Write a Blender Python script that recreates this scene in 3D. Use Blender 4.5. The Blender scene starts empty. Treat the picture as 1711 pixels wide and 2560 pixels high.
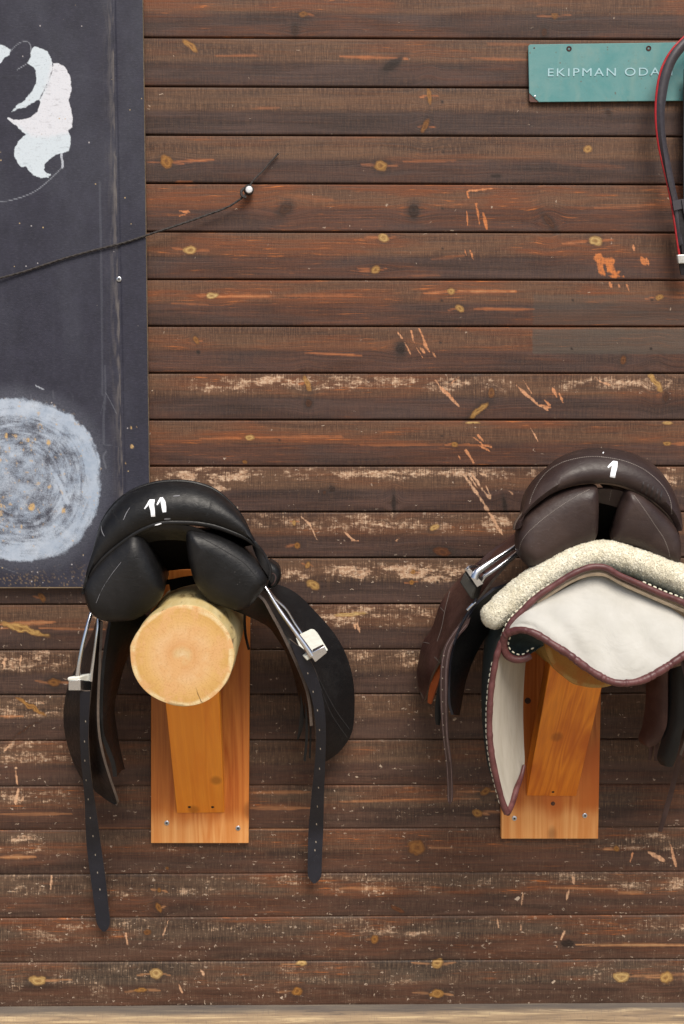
import bpy, math, random
import numpy as np
from mathutils import Vector, Matrix, Euler
from mathutils.bvhtree import BVHTree

random.seed(7)
R = math.radians
sc = bpy.context.scene
COL = sc.collection

# ------------------------------------------------------------------ camera
F, V0, DIST, CAMZ = 3000.0, 1280.0, 3.0, 1.75
YAW, PITCH = R(0.7), R(3.9)
U0 = 735 + F * math.tan(YAW)
CAM = Vector((0, -DIST, CAMZ))
CROT = Euler((R(90) - PITCH, 0, -YAW), 'XYZ').to_matrix()
cd = bpy.data.cameras.new('camera')
cam = bpy.data.objects.new('camera', cd)
COL.objects.link(cam)
cam.location = CAM
cam.rotation_euler = (R(90) - PITCH, 0, -YAW)
cd.sensor_fit = 'VERTICAL'
cd.sensor_height = 24
cd.lens = 24 * F / 2560
cd.shift_x = (855.5 - U0) / 2560
cd.clip_start, cd.clip_end = 0.05, 200
sc.camera = cam


def ray(u, v):
    return CROT @ Vector(((u - U0) / F, -(v - V0) / F, -1))


def P(u, v, d):
    """the point at distance d in front of the wall plane seen at photo pixel u, v"""
    r = ray(u, v)
    return CAM + r * ((-d + DIST) / r.y)


ZOOM = dict(A=(150, 1180, 2.0224), B=(190, 1190, 2.9585), C=(150, 1500, 4.189), D=(600, 1380, 3.4516),
            E=(1040, 1320, 3.169), F=(1180, 1330, 2.953), G=(1560, 1600, 4.51), H=(1260, 1110, 3.4767),
            I=(1300, 70, 3.7226), J=(0, 80, 4.1263), K=(0, 940, 3.92), L=(0, 0, 1.8233), M=(851, 0, 1.8233),
            N=(640, 1200, 2.3758), O=(0, 2000, 1.8233), Q=(850, 2000, 1.8211), W=(0, 1480, 3.92),
            S=(850, 1560, 3.92), X=(0, 0, 1))


def tr(z, *pts):
    """tracing notes -> photo pixels (a third number in a note is kept: its depth)"""
    ox, oy, s = ZOOM[z]
    return [(ox + p[0] / s, oy + p[1] / s) + tuple(p[2:]) for p in pts]


def P3(pts, d=None):
    return [P(p[0], p[1], p[2] if len(p) > 2 else d) for p in pts]


# ------------------------------------------------------------------ curves
def arr(pts):
    return np.array([tuple(p) for p in pts], float)


def smooth(pts, n, closed=False, tension=True):
    """centripetal-ish Catmull-Rom through pts, resampled to n points evenly by length"""
    p = arr(pts)
    k = len(p)
    out = []
    rng = range(k) if closed else range(k - 1)
    for i in rng:
        p1, p2 = p[i], p[(i + 1) % k]
        if closed:
            p0, p3 = p[(i - 1) % k], p[(i + 2) % k]
        else:
            p0 = p[i - 1] if i > 0 else 2 * p1 - p2
            p3 = p[i + 2] if i + 2 < k else 2 * p2 - p1
        t = np.linspace(0, 1, 12, endpoint=False)[:, None]
        out.append(0.5 * ((2 * p1) + (-p0 + p2) * t + (2 * p0 - 5 * p1 + 4 * p2 - p3) * t ** 2 + (-p0 + 3 * p1 - 3 * p2 + p3) * t ** 3))
    q = np.concatenate(out)
    q = np.vstack([q, p[:1] if closed else p[-1:]])
    return even(q, n, closed)


def even(q, n, closed=False):
    q = arr(q)
    s = np.concatenate([[0], np.cumsum(np.linalg.norm(np.diff(q, axis=0), axis=1))])
    t = np.linspace(0, s[-1], n + 1)[:-1] if closed else np.linspace(0, s[-1], n)
    return np.stack([np.interp(t, s, q[:, i]) for i in range(q.shape[1])], 1)


# ------------------------------------------------------------------ mesh builder
class MB:
    def __init__(s):
        s.v, s.f, s.m = [], [], []

    def add(s, verts, faces, mi=0):
        b = len(s.v)
        s.v += [Vector(p) for p in verts]
        s.f += [tuple(b + i for i in f) for f in faces]
        s.m += [mi] * len(faces)
        return s

    def bvh(s):
        return BVHTree.FromPolygons(s.v, s.f)

    # a sheet with thickness from a grid of points
    def sheet(s, G, th, mi=0, mback=None, mrim=None):
        G = np.array([[tuple(p) for p in row] for row in G], float)
        m, n = G.shape[:2]
        du = np.gradient(G, axis=1)
        dv = np.gradient(G, axis=0)
        N = np.cross(du, dv)
        L = np.linalg.norm(N, axis=2, keepdims=True)
        N = N / np.maximum(L, 1e-12)
        A, B = G + N * th / 2, G - N * th / 2
        b = len(s.v)
        s.v += [Vector(p) for p in A.reshape(-1, 3)] + [Vector(p) for p in B.reshape(-1, 3)]
        o = b + m * n
        for i in range(m - 1):
            for j in range(n - 1):
                a = i * n + j
                s.f.append((b + a, b + a + 1, b + a + n + 1, b + a + n)); s.m.append(mi)
                s.f.append((o + a, o + a + n, o + a + n + 1, o + a + 1)); s.m.append(mi if mback is None else mback)
        rim = [j for j in range(n)] + [i * n + n - 1 for i in range(1, m)] + [(m - 1) * n + j for j in range(n - 2, -1, -1)] + [i * n for i in range(m - 2, 0, -1)]
        for k in range(len(rim)):
            x, y = rim[k], rim[(k + 1) % len(rim)]
            s.f.append((b + y, b + x, o + x, o + y)); s.m.append(mi if mrim is None else mrim)
        return s

    def loft(s, curves, n, th, m=None, mi=0, mback=None, mrim=None, bow=0, ease=False):
        """curves: lists of 3D points, each resampled to n points; m rows are smoothly put between them"""
        cs = [smooth(c, n) if len(c) > 2 else even(c, n) for c in curves]
        if m is None:
            m = len(cs)
        if m > len(cs):
            rows = []
            A = np.array(cs)
            for j in range(n):
                rows.append(smooth(A[:, j], m) if len(cs) > 2 else even(A[:, j], m))
            G = np.array(rows).transpose(1, 0, 2)
        else:
            G = np.array(cs)
        if bow:
            w = np.sin(np.linspace(0, math.pi, G.shape[0]))[:, None]
            G[:, :, 1] -= bow * w
        return s.sheet(G, th, mi, mback, mrim)

    def tube(s, pts, rad, n=None, k=10, mi=0, flat=1.0, closed=False, up=None):
        p = smooth(pts, n or max(8, len(pts) * 6), closed)
        n = len(p)
        rr = np.interp(np.linspace(0, 1, n), np.linspace(0, 1, len(rad)), rad) if hasattr(rad, '__len__') else np.full(n, rad)
        T = np.gradient(p, axis=0)
        if closed:
            T = np.roll(p, -1, 0) - np.roll(p, 1, 0)
        T /= np.linalg.norm(T, axis=1, keepdims=True)
        ref = np.array(up if up is not None else (0, -1, 0), float)
        b = len(s.v)
        for i in range(n):
            a = np.cross(T[i], ref)
            if np.linalg.norm(a) < 1e-3:
                a = np.cross(T[i], (1, 0, 0))
            a /= np.linalg.norm(a)
            c = np.cross(a, T[i])
            for j in range(k):
                t = 2 * math.pi * j / k
                s.v.append(Vector(p[i] + rr[i] * (math.cos(t) * a + flat * math.sin(t) * c)))
        e = n if closed else n - 1
        for i in range(e):
            for j in range(k):
                j2, i2 = (j + 1) % k, (i + 1) % n
                s.f.append((b + i * k + j, b + i2 * k + j, b + i2 * k + j2, b + i * k + j2)); s.m.append(mi)
        if not closed:
            s.f.append(tuple(b + j for j in range(k))); s.m.append(mi)
            s.f.append(tuple(b + (n - 1) * k + j for j in reversed(range(k)))); s.m.append(mi)
        return s

    def pillow(s, contour, spine, d0, bulge, dback, n=80, rings=9, backscale=0.9, backshift=(0, 0), mi=0, power=0.85, soft=6):
        """a stuffed cushion: a traced outline at depth d0, swelling toward the viewer, running back to dback"""
        C = smooth([tuple(P(u, v, d0)) for u, v in contour], n, closed=True)
        S = arr([tuple(P(u, v, d0)) for u, v in spine])
        Qn = np.zeros_like(C)
        for i, c in enumerate(C):
            best = 1e9
            for a, b_ in zip(S[:-1], S[1:]):
                ab = b_ - a
                t = np.clip(np.dot(c - a, ab) / np.dot(ab, ab), 0, 1)
                q = a + t * ab
                dd = np.dot(c - q, c - q)
                if dd < best:
                    best, Qn[i] = dd, q
        Q0 = Qn.copy()
        # soften jumps of the spine points
        for _ in range(soft):
            Qn = (np.roll(Qn, 1, 0) + 2 * Qn + np.roll(Qn, -1, 0)) / 4
        b = len(s.v)
        rows = []
        for r in range(rings + 1):
            a = r / rings * math.pi / 2
            rr = math.sin(a) ** power
            row = (Q0 * (1 - rr) + Qn * rr) * (1 - rr) + C * rr
            row[:, 1] = -(d0 + bulge * math.cos(a))
            rows.append(row)
        ctr = C.mean(0)
        K = 10
        for r in range(1, K + 1):
            t = r / K
            sh = 1 - (1 - backscale) * t
            row = ctr + (C - ctr) * sh
            row[:, 0] += backshift[0] * t
            row[:, 2] += backshift[1] * t
            row[:, 1] = -(d0 + (dback - d0) * t)
            rows.append(row)
        m = len(rows)
        for row in rows:
            s.v += [Vector(p) for p in row]
        for i in range(m - 1):
            for j in range(n):
                j2 = (j + 1) % n
                s.f.append((b + i * n + j, b + i * n + j2, b + (i + 1) * n + j2, b + (i + 1) * n + j)); s.m.append(mi)
        c0 = len(s.v)
        s.v.append(Vector(rows[-1].mean(0)))
        for j in range(n):
            j2 = (j + 1) % n
            s.f.append((c0, b + (m - 1) * n + j, b + (m - 1) * n + j2)); s.m.append(mi)
        return s

    def hull(s, qa, qb, mi=0):
        """a solid between two outlines of the same number of corners"""
        n = len(qa)
        f = [tuple(range(n)), tuple(reversed(range(n, 2 * n)))]
        f += [((i + 1) % n, i, n + i, n + (i + 1) % n) for i in range(n)]
        return s.add(list(qa) + list(qb), f, mi)

    def box(s, x0, x1, y0, y1, z0, z1, mi=0):
        return s.hull([(x0, y0, z0), (x1, y0, z0), (x1, y0, z1), (x0, y0, z1)], [(x0, y1, z0), (x1, y1, z0), (x1, y1, z1), (x0, y1, z1)], mi)

    def lathe(s, c, axis, prof, k=20, mi=0):
        """profile of (radius, height) turned round axis through c"""
        axis = Vector(axis).normalized()
        a = axis.orthogonal().normalized()
        e = axis.cross(a)
        b = len(s.v)
        for r, h in prof:
            for j in range(k):
                t = 2 * math.pi * j / k
                s.v.append(Vector(c) + axis * h + (a * math.cos(t) + e * math.sin(t)) * r)
        for i in range(len(prof) - 1):
            for j in range(k):
                s.f.append((b + i * k + j, b + i * k + (j + 1) % k, b + (i + 1) * k + (j + 1) % k, b + (i + 1) * k + j)); s.m.append(mi)
        s.f.append(tuple(b + j for j in reversed(range(k)))); s.m.append(mi)
        s.f.append(tuple(b + (len(prof) - 1) * k + j for j in range(k))); s.m.append(mi)
        return s

    def stroke(s, bvh, pts, width, mi, lift=0.0007, n=None, fallback=0.4):
        """a painted or sewn line that lies on the surface already built"""
        q = smooth(pts, n or max(6, len(pts) * 4)) if len(pts) > 2 else even(pts, n or 4)
        T = np.gradient(q, axis=0)
        T /= np.linalg.norm(T, axis=1, keepdims=True) + 1e-9
        N = np.stack([-T[:, 1], T[:, 0]], 1)
        w = np.interp(np.linspace(0, 1, len(q)), np.linspace(0, 1, len(width)), width) if hasattr(width, '__len__') else np.full(len(q), width)
        vs = []
        for i in range(len(q)):
            for sg in (-1, -.33, .33, 1):
                u, v = q[i] + sg * N[i] * w[i] / 2
                r = ray(u, v).normalized()
                h = bvh.ray_cast(CAM, r)
                if h[0] is None:
                    return s
                nn = h[1] if h[1].dot(r) < 0 else -h[1]
                vs.append(h[0] + nn * lift)
        f = []
        for i in range(len(q) - 1):
            for j in range(3):
                a = i * 4 + j
                f.append((a, a + 1, a + 5, a + 4))
        return s.add(vs, f, mi)

    def stitches(s, bvh, pts, mi, step=7.0, length=4.5, width=1.6):
        q = smooth(pts, 200)
        L = np.concatenate([[0], np.cumsum(np.linalg.norm(np.diff(q, axis=0), axis=1))])
        t = 0
        while t + length < L[-1]:
            a = [np.interp(t, L, q[:, i]) for i in (0, 1)]
            b = [np.interp(t + length, L, q[:, i]) for i in (0, 1)]
            s.stroke(bvh, [a, b], width, mi, n=2, lift=0.0006)
            t += step
        return s


def link(o, parent=None):
    COL.objects.link(o)
    if parent is not None:
        o.parent = parent
    return o


def world_loc(o):
    p = Vector(o.location)
    while o.parent is not None:
        o = o.parent
        p += Vector(o.location)
    return p


def obj(name, mb, mats, parent=None, origin=None, smooth_shade=True, bevel=None, angle=45):
    if origin is None:
        if parent is not None:
            origin = world_loc(parent)
        else:
            a = arr(mb.v)
            origin = Vector(((a[:, 0].min() + a[:, 0].max()) / 2, a[:, 1].max(), a[:, 2].min()))
    me = bpy.data.meshes.new(name)
    me.from_pydata([p - origin for p in mb.v], [], mb.f)
    mats = mats if isinstance(mats, (list, tuple)) else [mats]
    for m in mats:
        me.materials.append(m)
    me.polygons.foreach_set('material_index', mb.m)
    me.polygons.foreach_set('use_smooth', [smooth_shade] * len(me.polygons))
    me.validate()
    import bmesh
    bm = bmesh.new(); bm.from_mesh(me)
    bmesh.ops.remove_doubles(bm, verts=bm.verts, dist=1e-6)
    bmesh.ops.recalc_face_normals(bm, faces=bm.faces)
    bm.to_mesh(me); bm.free()
    if smooth_shade:
        me.set_sharp_from_angle(angle=R(angle))
    o = bpy.data.objects.new(name, me)
    link(o, parent)
    o.location = origin - (world_loc(parent) if parent is not None else Vector((0, 0, 0)))
    if bevel:
        b = o.modifiers.new('edge', 'BEVEL')
        b.width = bevel; b.segments = 2; b.limit_method = 'ANGLE'; b.angle_limit = R(40)
    return o


def thing(name, loc, label, cat, group=None):
    o = bpy.data.objects.new(name, None)
    o.empty_display_size = 0.05
    COL.objects.link(o)
    o.location = loc
    return tag(o, label, cat, group)


def tag(o, label, cat, group=None):
    o['label'] = label
    o['category'] = cat
    if group:
        o['group'] = group
    return o


# ------------------------------------------------------------------ materials
class Mat:
    def __init__(s, name):
        s.mat = bpy.data.materials.new(name)
        s.mat.use_nodes = True
        s.nt = s.mat.node_tree
        s.N, s.L = s.nt.nodes, s.nt.links
        s.b = s.N['Principled BSDF']
        s.tc = None

    def node(s, t, **kw):
        n = s.N.new(t)
        for k, v in kw.items():
            setattr(n, k, v)
        return n

    def put(s, sock, val):
        if hasattr(val, 'is_output') or isinstance(val, bpy.types.NodeSocket):
            s.L.new(val, sock)
        else:
            if isinstance(val, (tuple, list)) and len(val) == 3 and sock.type == 'RGBA':
                val = tuple(val) + (1,)
            sock.default_value = val

    def obj(s):
        if s.tc is None:
            s.tc = s.node('ShaderNodeTexCoord')
        return s.tc.outputs['Object']

    def map(s, scale, loc=(0, 0, 0), rot=(0, 0, 0), vec=None):
        n = s.node('ShaderNodeMapping')
        s.put(n.inputs['Vector'], vec or s.obj())
        n.inputs['Scale'].default_value = scale
        n.inputs['Location'].default_value = loc
        n.inputs['Rotation'].default_value = rot
        return n.outputs[0]

    def noise(s, scale=1, vec=None, detail=3, rough=.55, dist=0):
        n = s.node('ShaderNodeTexNoise')
        if isinstance(scale, tuple):
            vec = s.map(scale, vec=vec); scale = 1
        s.put(n.inputs['Vector'], vec or s.obj())
        n.inputs['Scale'].default_value = scale
        n.inputs['Detail'].default_value = detail
        n.inputs['Roughness'].default_value = rough
        n.inputs['Distortion'].default_value = dist
        return n.outputs[0]

    def voronoi(s, scale, vec=None, feature='F1'):
        n = s.node('ShaderNodeTexVoronoi', feature=feature)
        if isinstance(scale, tuple):
            vec = s.map(scale, vec=vec); scale = 1
        s.put(n.inputs['Vector'], vec or s.obj())
        n.inputs['Scale'].default_value = scale
        return n

    def math(s, op, a, b=0, c=0, clamp=False):
        n = s.node('ShaderNodeMath', operation=op, use_clamp=clamp)
        for i, x in enumerate((a, b, c)):
            s.put(n.inputs[i], x)
        return n.outputs[0]

    def step(s, x, lo, hi):
        n = s.node('ShaderNodeMapRange', interpolation_type='SMOOTHSTEP')
        s.put(n.inputs[0], x)
        s.put(n.inputs[1], lo); s.put(n.inputs[2], hi)
        return n.outputs[0]

    def lin(s, x, lo, hi, a, b):
        n = s.node('ShaderNodeMapRange')
        s.put(n.inputs[0], x)
        for i, q in enumerate((lo, hi, a, b)):
            s.put(n.inputs[i + 1], q)
        return n.outputs[0]

    def mix(s, f, a, b, mode='MIX'):
        n = s.node('ShaderNodeMix', data_type='RGBA', blend_type=mode)
        s.put(n.inputs[0], f); s.put(n.inputs[6], a); s.put(n.inputs[7], b)
        return n.outputs[2]

    def ramp(s, f, *stops):
        n = s.node('ShaderNodeValToRGB')
        e = n.color_ramp.elements
        while len(e) < len(stops):
            e.new(0.5)
        for el, (p, c) in zip(e, stops):
            el.position = p; el.color = tuple(c) + (1,)
        s.put(n.inputs[0], f)
        return n.outputs[0]

    def attr(s, name):
        n = s.node('ShaderNodeAttribute', attribute_name=name)
        sp = s.node('ShaderNodeSeparateColor')
        s.L.new(n.outputs['Color'], sp.inputs[0])
        return sp.outputs[0], sp.outputs[1], sp.outputs[2], n.outputs['Alpha']

    def bump(s, h, strength=.3, dist=.002, normal=None):
        n = s.node('ShaderNodeBump')
        n.inputs['Strength'].default_value = strength
        n.inputs['Distance'].default_value = dist
        s.put(n.inputs['Height'], h)
        if normal is not None:
            s.L.new(normal, n.inputs['Normal'])
        return n.outputs[0]

    def done(s, color, rough=.5, normal=None, spec=.5, metal=0, coat=0, sheen=0):
        s.put(s.b.inputs['Base Color'], color)
        s.put(s.b.inputs['Roughness'], rough)
        s.put(s.b.inputs['Specular IOR Level'], spec)
        s.put(s.b.inputs['Metallic'], metal)
        if coat:
            s.put(s.b.inputs['Coat Weight'], coat); s.b.inputs['Coat Roughness'].default_value = .3
        if sheen:
            s.put(s.b.inputs['Sheen Weight'], sheen)
        if normal is not None:
            s.L.new(normal, s.b.inputs['Normal'])
        return s.mat


def srgb(r, g, b):
    f = lambda c: (c / 255 / 12.92) if c / 255 <= .04045 else ((c / 255 + .055) / 1.055) ** 2.4
    return (f(r), f(g), f(b))


def leather(name, base, worn, rough=.42, grain=900, spec=.36):
    m = Mat(name)
    n1 = m.noise(9, detail=4)
    n2 = m.noise(70, detail=4, rough=.7)
    c = m.mix(m.step(n1, .42, .75), base, worn)
    sc_ = m.noise((60, 60, 260), detail=2)
    c = m.mix(m.math('MULTIPLY', m.step(sc_, .68, .8), .25), c, tuple(min(1, x * 5 + .02) for x in base))
    dv = m.voronoi(190)
    dr = m.node('ShaderNodeSeparateColor'); m.L.new(dv.outputs['Color'], dr.inputs[0])
    dust = m.math('MULTIPLY', m.step(m.math('MULTIPLY_ADD', n2, .25, dv.outputs['Distance']), m.math('MULTIPLY_ADD', dr.outputs[1], .16, .20), m.math('MULTIPLY_ADD', dr.outputs[1], .12, .10)), m.math('LESS_THAN', dr.outputs[0], .07))
    c = m.mix(m.math('MULTIPLY', dust, m.lin(dr.outputs[2], 0, 1, .1, .6)), c, (.16, .15, .145))
    c = m.mix(m.math('MULTIPLY', m.step(m.noise(17, detail=6, rough=.75), .55, .72), .30), c, tuple(x * 2.2 + .012 for x in base))
    v = m.voronoi(grain).outputs['Distance']
    nb = m.bump(v, .15, .0006)
    nb = m.bump(m.noise((34, 34, 60), detail=4, dist=1.5), .16, .004, nb)
    nb = m.bump(n2, .25, .0012, nb)
    rg = m.lin(n2, .3, .7, rough - .07, rough + .12)
    return m.done(c, rg, nb, spec)


def plain(name, col, rough=.5, metal=0, spec=.5, var=.25, scale=60):
    m = Mat(name)
    n = m.noise(scale, detail=4, rough=.65)
    c = m.mix(m.lin(n, .3, .7, 0, 1), tuple(x * (1 - var) for x in col), tuple(min(1, x * (1 + var)) for x in col))
    return m.done(c, rough, m.bump(n, .15, .001), spec, metal)


def pine(name, deep, light, stain=None, seed=0., along='z', varn=.35, tilt=0, paler=0):
    """varnished softwood; grain runs along the named axis of the object"""
    m = Mat(name)
    sc1 = {'z': (13, 13, .9), 'x': (.9, 13, 13)}[along]
    base = m.map((1, 1, 1), rot=(R(tilt), 0, 0)) if tilt else m.obj()
    v = m.map(sc1, (seed, seed * 2.1, seed * .7), vec=base)
    w = m.noise(1, v, detail=2, dist=.9)
    rings = m.math('FRACT', m.math('MULTIPLY', w, 7))
    rings = m.math('ABSOLUTE', m.math('SUBTRACT', rings, .5))
    fine = m.noise(1, m.map({'z': (300, 300, 9), 'x': (9, 300, 300)}[along], vec=base), detail=3)
    c = m.mix(m.math('MULTIPLY_ADD', rings, 1.25, m.lin(fine, .3, .7, -.1, .3), clamp=True), deep, light)
    big = m.noise(1, m.map((9, 9, 3), (seed, 3 + seed, 1), vec=base), detail=3)
    if stain:
        c = m.mix(m.step(big, .47, .72), c, stain)
    if paler:
        # the lower end is paler, with an uneven edge
        z_ = m.node('ShaderNodeSeparateXYZ'); m.L.new(m.obj(), z_.inputs[0])
        edge_ = m.math('MULTIPLY_ADD', m.math('SUBTRACT', big, .5), .09, m.math('MULTIPLY_ADD', m.math('SUBTRACT', w, .5), .05, z_.outputs[2]))
        palerc = m.mix(m.math('MULTIPLY_ADD', rings, 1.25, m.lin(fine, .3, .7, -.1, .3), clamp=True), (.66, .25, .060), (.82, .43, .155))
        palerc = m.mix(m.math('MULTIPLY', m.step(big, .54, .66), .7), palerc, (.58, .18, .035))
        c = m.mix(m.math('MULTIPLY', m.step(edge_, paler + .03, paler - .02), .9), c, palerc)
    # knots
    kv = m.voronoi((9, 9, 5.5), vec=m.map((1, 1, 1), (seed * 1.7, 0, seed)))
    kn = m.step(kv.outputs['Distance'], .17, .06)
    c = m.mix(m.math('MULTIPLY', kn, .55), c, tuple(x * .35 for x in deep))
    nb = m.bump(m.math('ADD', rings, fine), .12, .001)
    return m.done(c, m.lin(fine, .3, .7, varn, varn + .2), nb, .45)


# black leather, brown leather and so on
M_black = leather('black_leather', (.0062, .0060, .0064), (.0130, .0122, .0128), .40, spec=.30)
M_blackflap = leather('black_flap_leather', (.0070, .0070, .0078), (.0130, .0125, .0130), .43, spec=.3)
M_strap = leather('black_strap_leather', (.012, .0125, .019), (.021, .021, .03), .5)
M_edge = plain('cut_leather_edge', (.10, .075, .06), .6)
M_brown = leather('brown_leather', (.028, .0165, .0150), (.052, .033, .028), .41)
M_brownflap = leather('worn_brown_leather', (.040, .0155, .0125), (.095, .045, .036), .48)
M_brownstrap = leather('brown_strap_leather', (.050, .028, .027), (.085, .052, .05), .5)
M_tan = leather('tan_leather', (.30, .065, .015), (.40, .10, .03), .5)
M_paint = plain('white_marker_paint', (.82, .84, .88), .5, var=.04)
M_thread = plain('waxed_thread', (.20, .17, .15), .7)
M_threadpale = plain('pale_thread', (.78, .74, .58), .8)
M_metal = plain('stainless_steel', (.72, .73, .76), .22, 1.0, var=.06)
M_rubber = plain('white_rubber', (.72, .73, .66), .6, var=.1)
M_darkrubber = plain('dark_rubber', (.022, .02, .016), .6)
M_screw = plain('zinc_screw', (.55, .56, .58), .35, .9)
M_hole = plain('dark_hole', (.01, .008, .007), .9)
M_holepale = plain('punched_hole_edge', (.36, .31, .25), .8)

# ------------------------------------------------------------------ helpers for fields on the wall
def vnoise(x, y, seed):
    rs = np.random.RandomState(seed)
    T = rs.rand(257, 257)
    xi, yi = np.floor(x).astype(int), np.floor(y).astype(int)
    fx, fy = x - xi, y - yi
    fx, fy = fx * fx * (3 - 2 * fx), fy * fy * (3 - 2 * fy)
    g = lambda a, b: T[a % 257, b % 257]
    return (g(xi, yi) * (1 - fx) + g(xi + 1, yi) * fx) * (1 - fy) + (g(xi, yi + 1) * (1 - fx) + g(xi + 1, yi + 1) * fx) * fy


def fbm(x, y, seed, o=4):
    s, a, t = 0, 1, 0
    for i in range(o):
        s = s + a * vnoise(x * 2 ** i, y * 2 ** i, seed + i); t += a; a *= .55
    return s / t


def sst(x, a, b):
    t = np.clip((x - a) / (b - a), 0, 1)
    return t * t * (3 - 2 * t)


def seg_dist(X, Z, pts):
    """distance (mm) from grid points to a polyline of wall points, and the place along it 0..1"""
    best = np.full(X.shape, 1e9); along = np.zeros(X.shape)
    n = len(pts) - 1
    for i in range(n):
        (ax, az), (bx, bz) = pts[i], pts[i + 1]
        dx, dz = bx - ax, bz - az
        t = np.clip(((X - ax) * dx + (Z - az) * dz) / (dx * dx + dz * dz + 1e-9), 0, 1)
        d = np.hypot(X - ax - t * dx, Z - az - t * dz)
        m = d < best
        best[m] = d[m]; along[m] = (i + t[m]) / n
    return best, along


def poly_sdf(X, Z, pts):
    """signed distance (mm), positive inside, to a closed outline"""
    inside = np.zeros(X.shape, bool)
    best = np.full(X.shape, 1e9)
    n = len(pts)
    for i in range(n):
        (ax, az), (bx, bz) = pts[i], pts[(i + 1) % n]
        dx, dz = bx - ax, bz - az
        t = np.clip(((X - ax) * dx + (Z - az) * dz) / (dx * dx + dz * dz + 1e-9), 0, 1)
        best = np.minimum(best, np.hypot(X - ax - t * dx, Z - az - t * dz))
        c = ((az > Z) != (bz > Z)) & (X < (bx - ax) * (Z - az) / (bz - az + 1e-12) + ax)
        inside ^= c
    return np.where(inside, best, -best)


def wmm(u, v, d=0.0):
    p = P(u, v, d)
    return (p.x * 1000, p.z * 1000)


def grid_mesh(name, X, Y, Z, attrs, mat, parent=None, flip=False):
    m, n = X.shape
    co = np.stack([X, Y, Z], 2).reshape(-1, 3).astype(np.float32)
    idx = np.arange(m * n).reshape(m, n)
    q = np.stack([idx[:-1, :-1], idx[1:, :-1], idx[1:, 1:], idx[:-1, 1:]], 2).reshape(-1, 4)
    if flip:
        q = q[:, ::-1]
    me = bpy.data.meshes.new(name)
    me.vertices.add(len(co)); me.vertices.foreach_set('co', co.ravel())
    me.loops.add(q.size); me.loops.foreach_set('vertex_index', q.ravel().astype(np.int32))
    me.polygons.add(len(q))
    me.polygons.foreach_set('loop_start', np.arange(0, q.size, 4, dtype=np.int32))
    me.polygons.foreach_set('use_smooth', np.ones(len(q), bool))
    me.update(calc_edges=True)
    for an, ch in attrs.items():
        a = me.attributes.new(an, 'FLOAT_COLOR', 'POINT')
        dat = np.stack([np.broadcast_to(c, (m, n)) for c in ch], 2).astype(np.float32)
        a.data.foreach_set('color', dat.ravel())
    me.materials.append(mat)
    o = bpy.data.objects.new(name, me)
    link(o, parent)
    return o

# ------------------------------------------------------------------ the plank wall
LINES = [96, 218, 339, 459.5, 580.5, 699.5, 816, 933, 1050, 1165.5, 1280, 1394.5, 1510, 1623.5, 1735, 1849.5, 1963, 2071.5, 2183, 2291, 2402, 2514]
zl = [P(900, v, 0).z for v in LINES]
h0 = zl[0] - zl[1]
zl = [zl[0] + h0 * k for k in (6, 5, 4, 3, 2, 1)] + zl          # boards above the picture
NP = len(zl) - 1
OFF = 6                                                            # zl[OFF] is LINES[0]
tt = np.concatenate([[0, .010, .022, .04], np.linspace(.065, .935, 32), [.958, .976, .989, .9999]])
prof = np.interp(tt, [0, .010, .022, .05, .40, .50, .60, .95, .976, .989, 1], [-.010, -.006, .0005, .0010, .0026, .0031, .0029, .0012, .0006, -.005, -.010])
zs, ys, pid, tv = [], [], [], []
for k in range(NP):
    for t, y in zip(tt, prof):
        y = y * (1 if k < OFF + 12 or y > 0 else (.55 if k < OFF + 15 else .3))
        zs.append(zl[k] + (zl[k + 1] - zl[k]) * t); ys.append(-y); pid.append(k); tv.append(t)
zs, ys, pid, tv = map(np.array, (zs, ys, pid, tv))
xs = np.concatenate([np.arange(-2.6, -.84, .08), np.arange(-.80, 1.06, .0029), np.arange(1.10, 2.7, .08)])
X, Z = np.meshgrid(xs, zs)
Y = np.repeat(ys[:, None], len(xs), 1)
PID = np.repeat(pid[:, None], len(xs), 1)
TT = np.repeat(tv[:, None], len(xs), 1)
xm, zm = X * 1000, Z * 1000
Y = Y - .0016 * (fbm(xm / 260 + PID * 13.7, PID * 5.1, 91) - .5) * (1 - np.abs(TT * 2 - 1) ** 6)

knot = np.zeros(X.shape); ring = np.zeros(X.shape); ktone = np.zeros(X.shape)
streak = np.zeros(X.shape); scr = np.zeros(X.shape); wear = np.zeros(X.shape)
bend = np.zeros(X.shape); dark = np.zeros(X.shape); gray = np.zeros(X.shape); pale = np.zeros(X.shape)


def window(cx, cz, r):
    return (np.abs(xs * 1000 - cx) < r).nonzero()[0], (np.abs(zs * 1000 - cz) < r).nonzero()[0]


def sub(u, v, r):
    cx, cz = wmm(u, v)
    cols, rows = window(cx, cz, r)
    if len(cols) == 0 or len(rows) == 0:
        return None
    sl = (slice(rows[0], rows[-1] + 1), slice(cols[0], cols[-1] + 1))
    return sl, xm[sl] - cx, zm[sl] - cz


wig1 = fbm(xm / 14, zm / 14, 11, 2) - .5
wig2 = fbm(xm / 14 + 40, zm / 14, 12, 2) - .5


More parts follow.
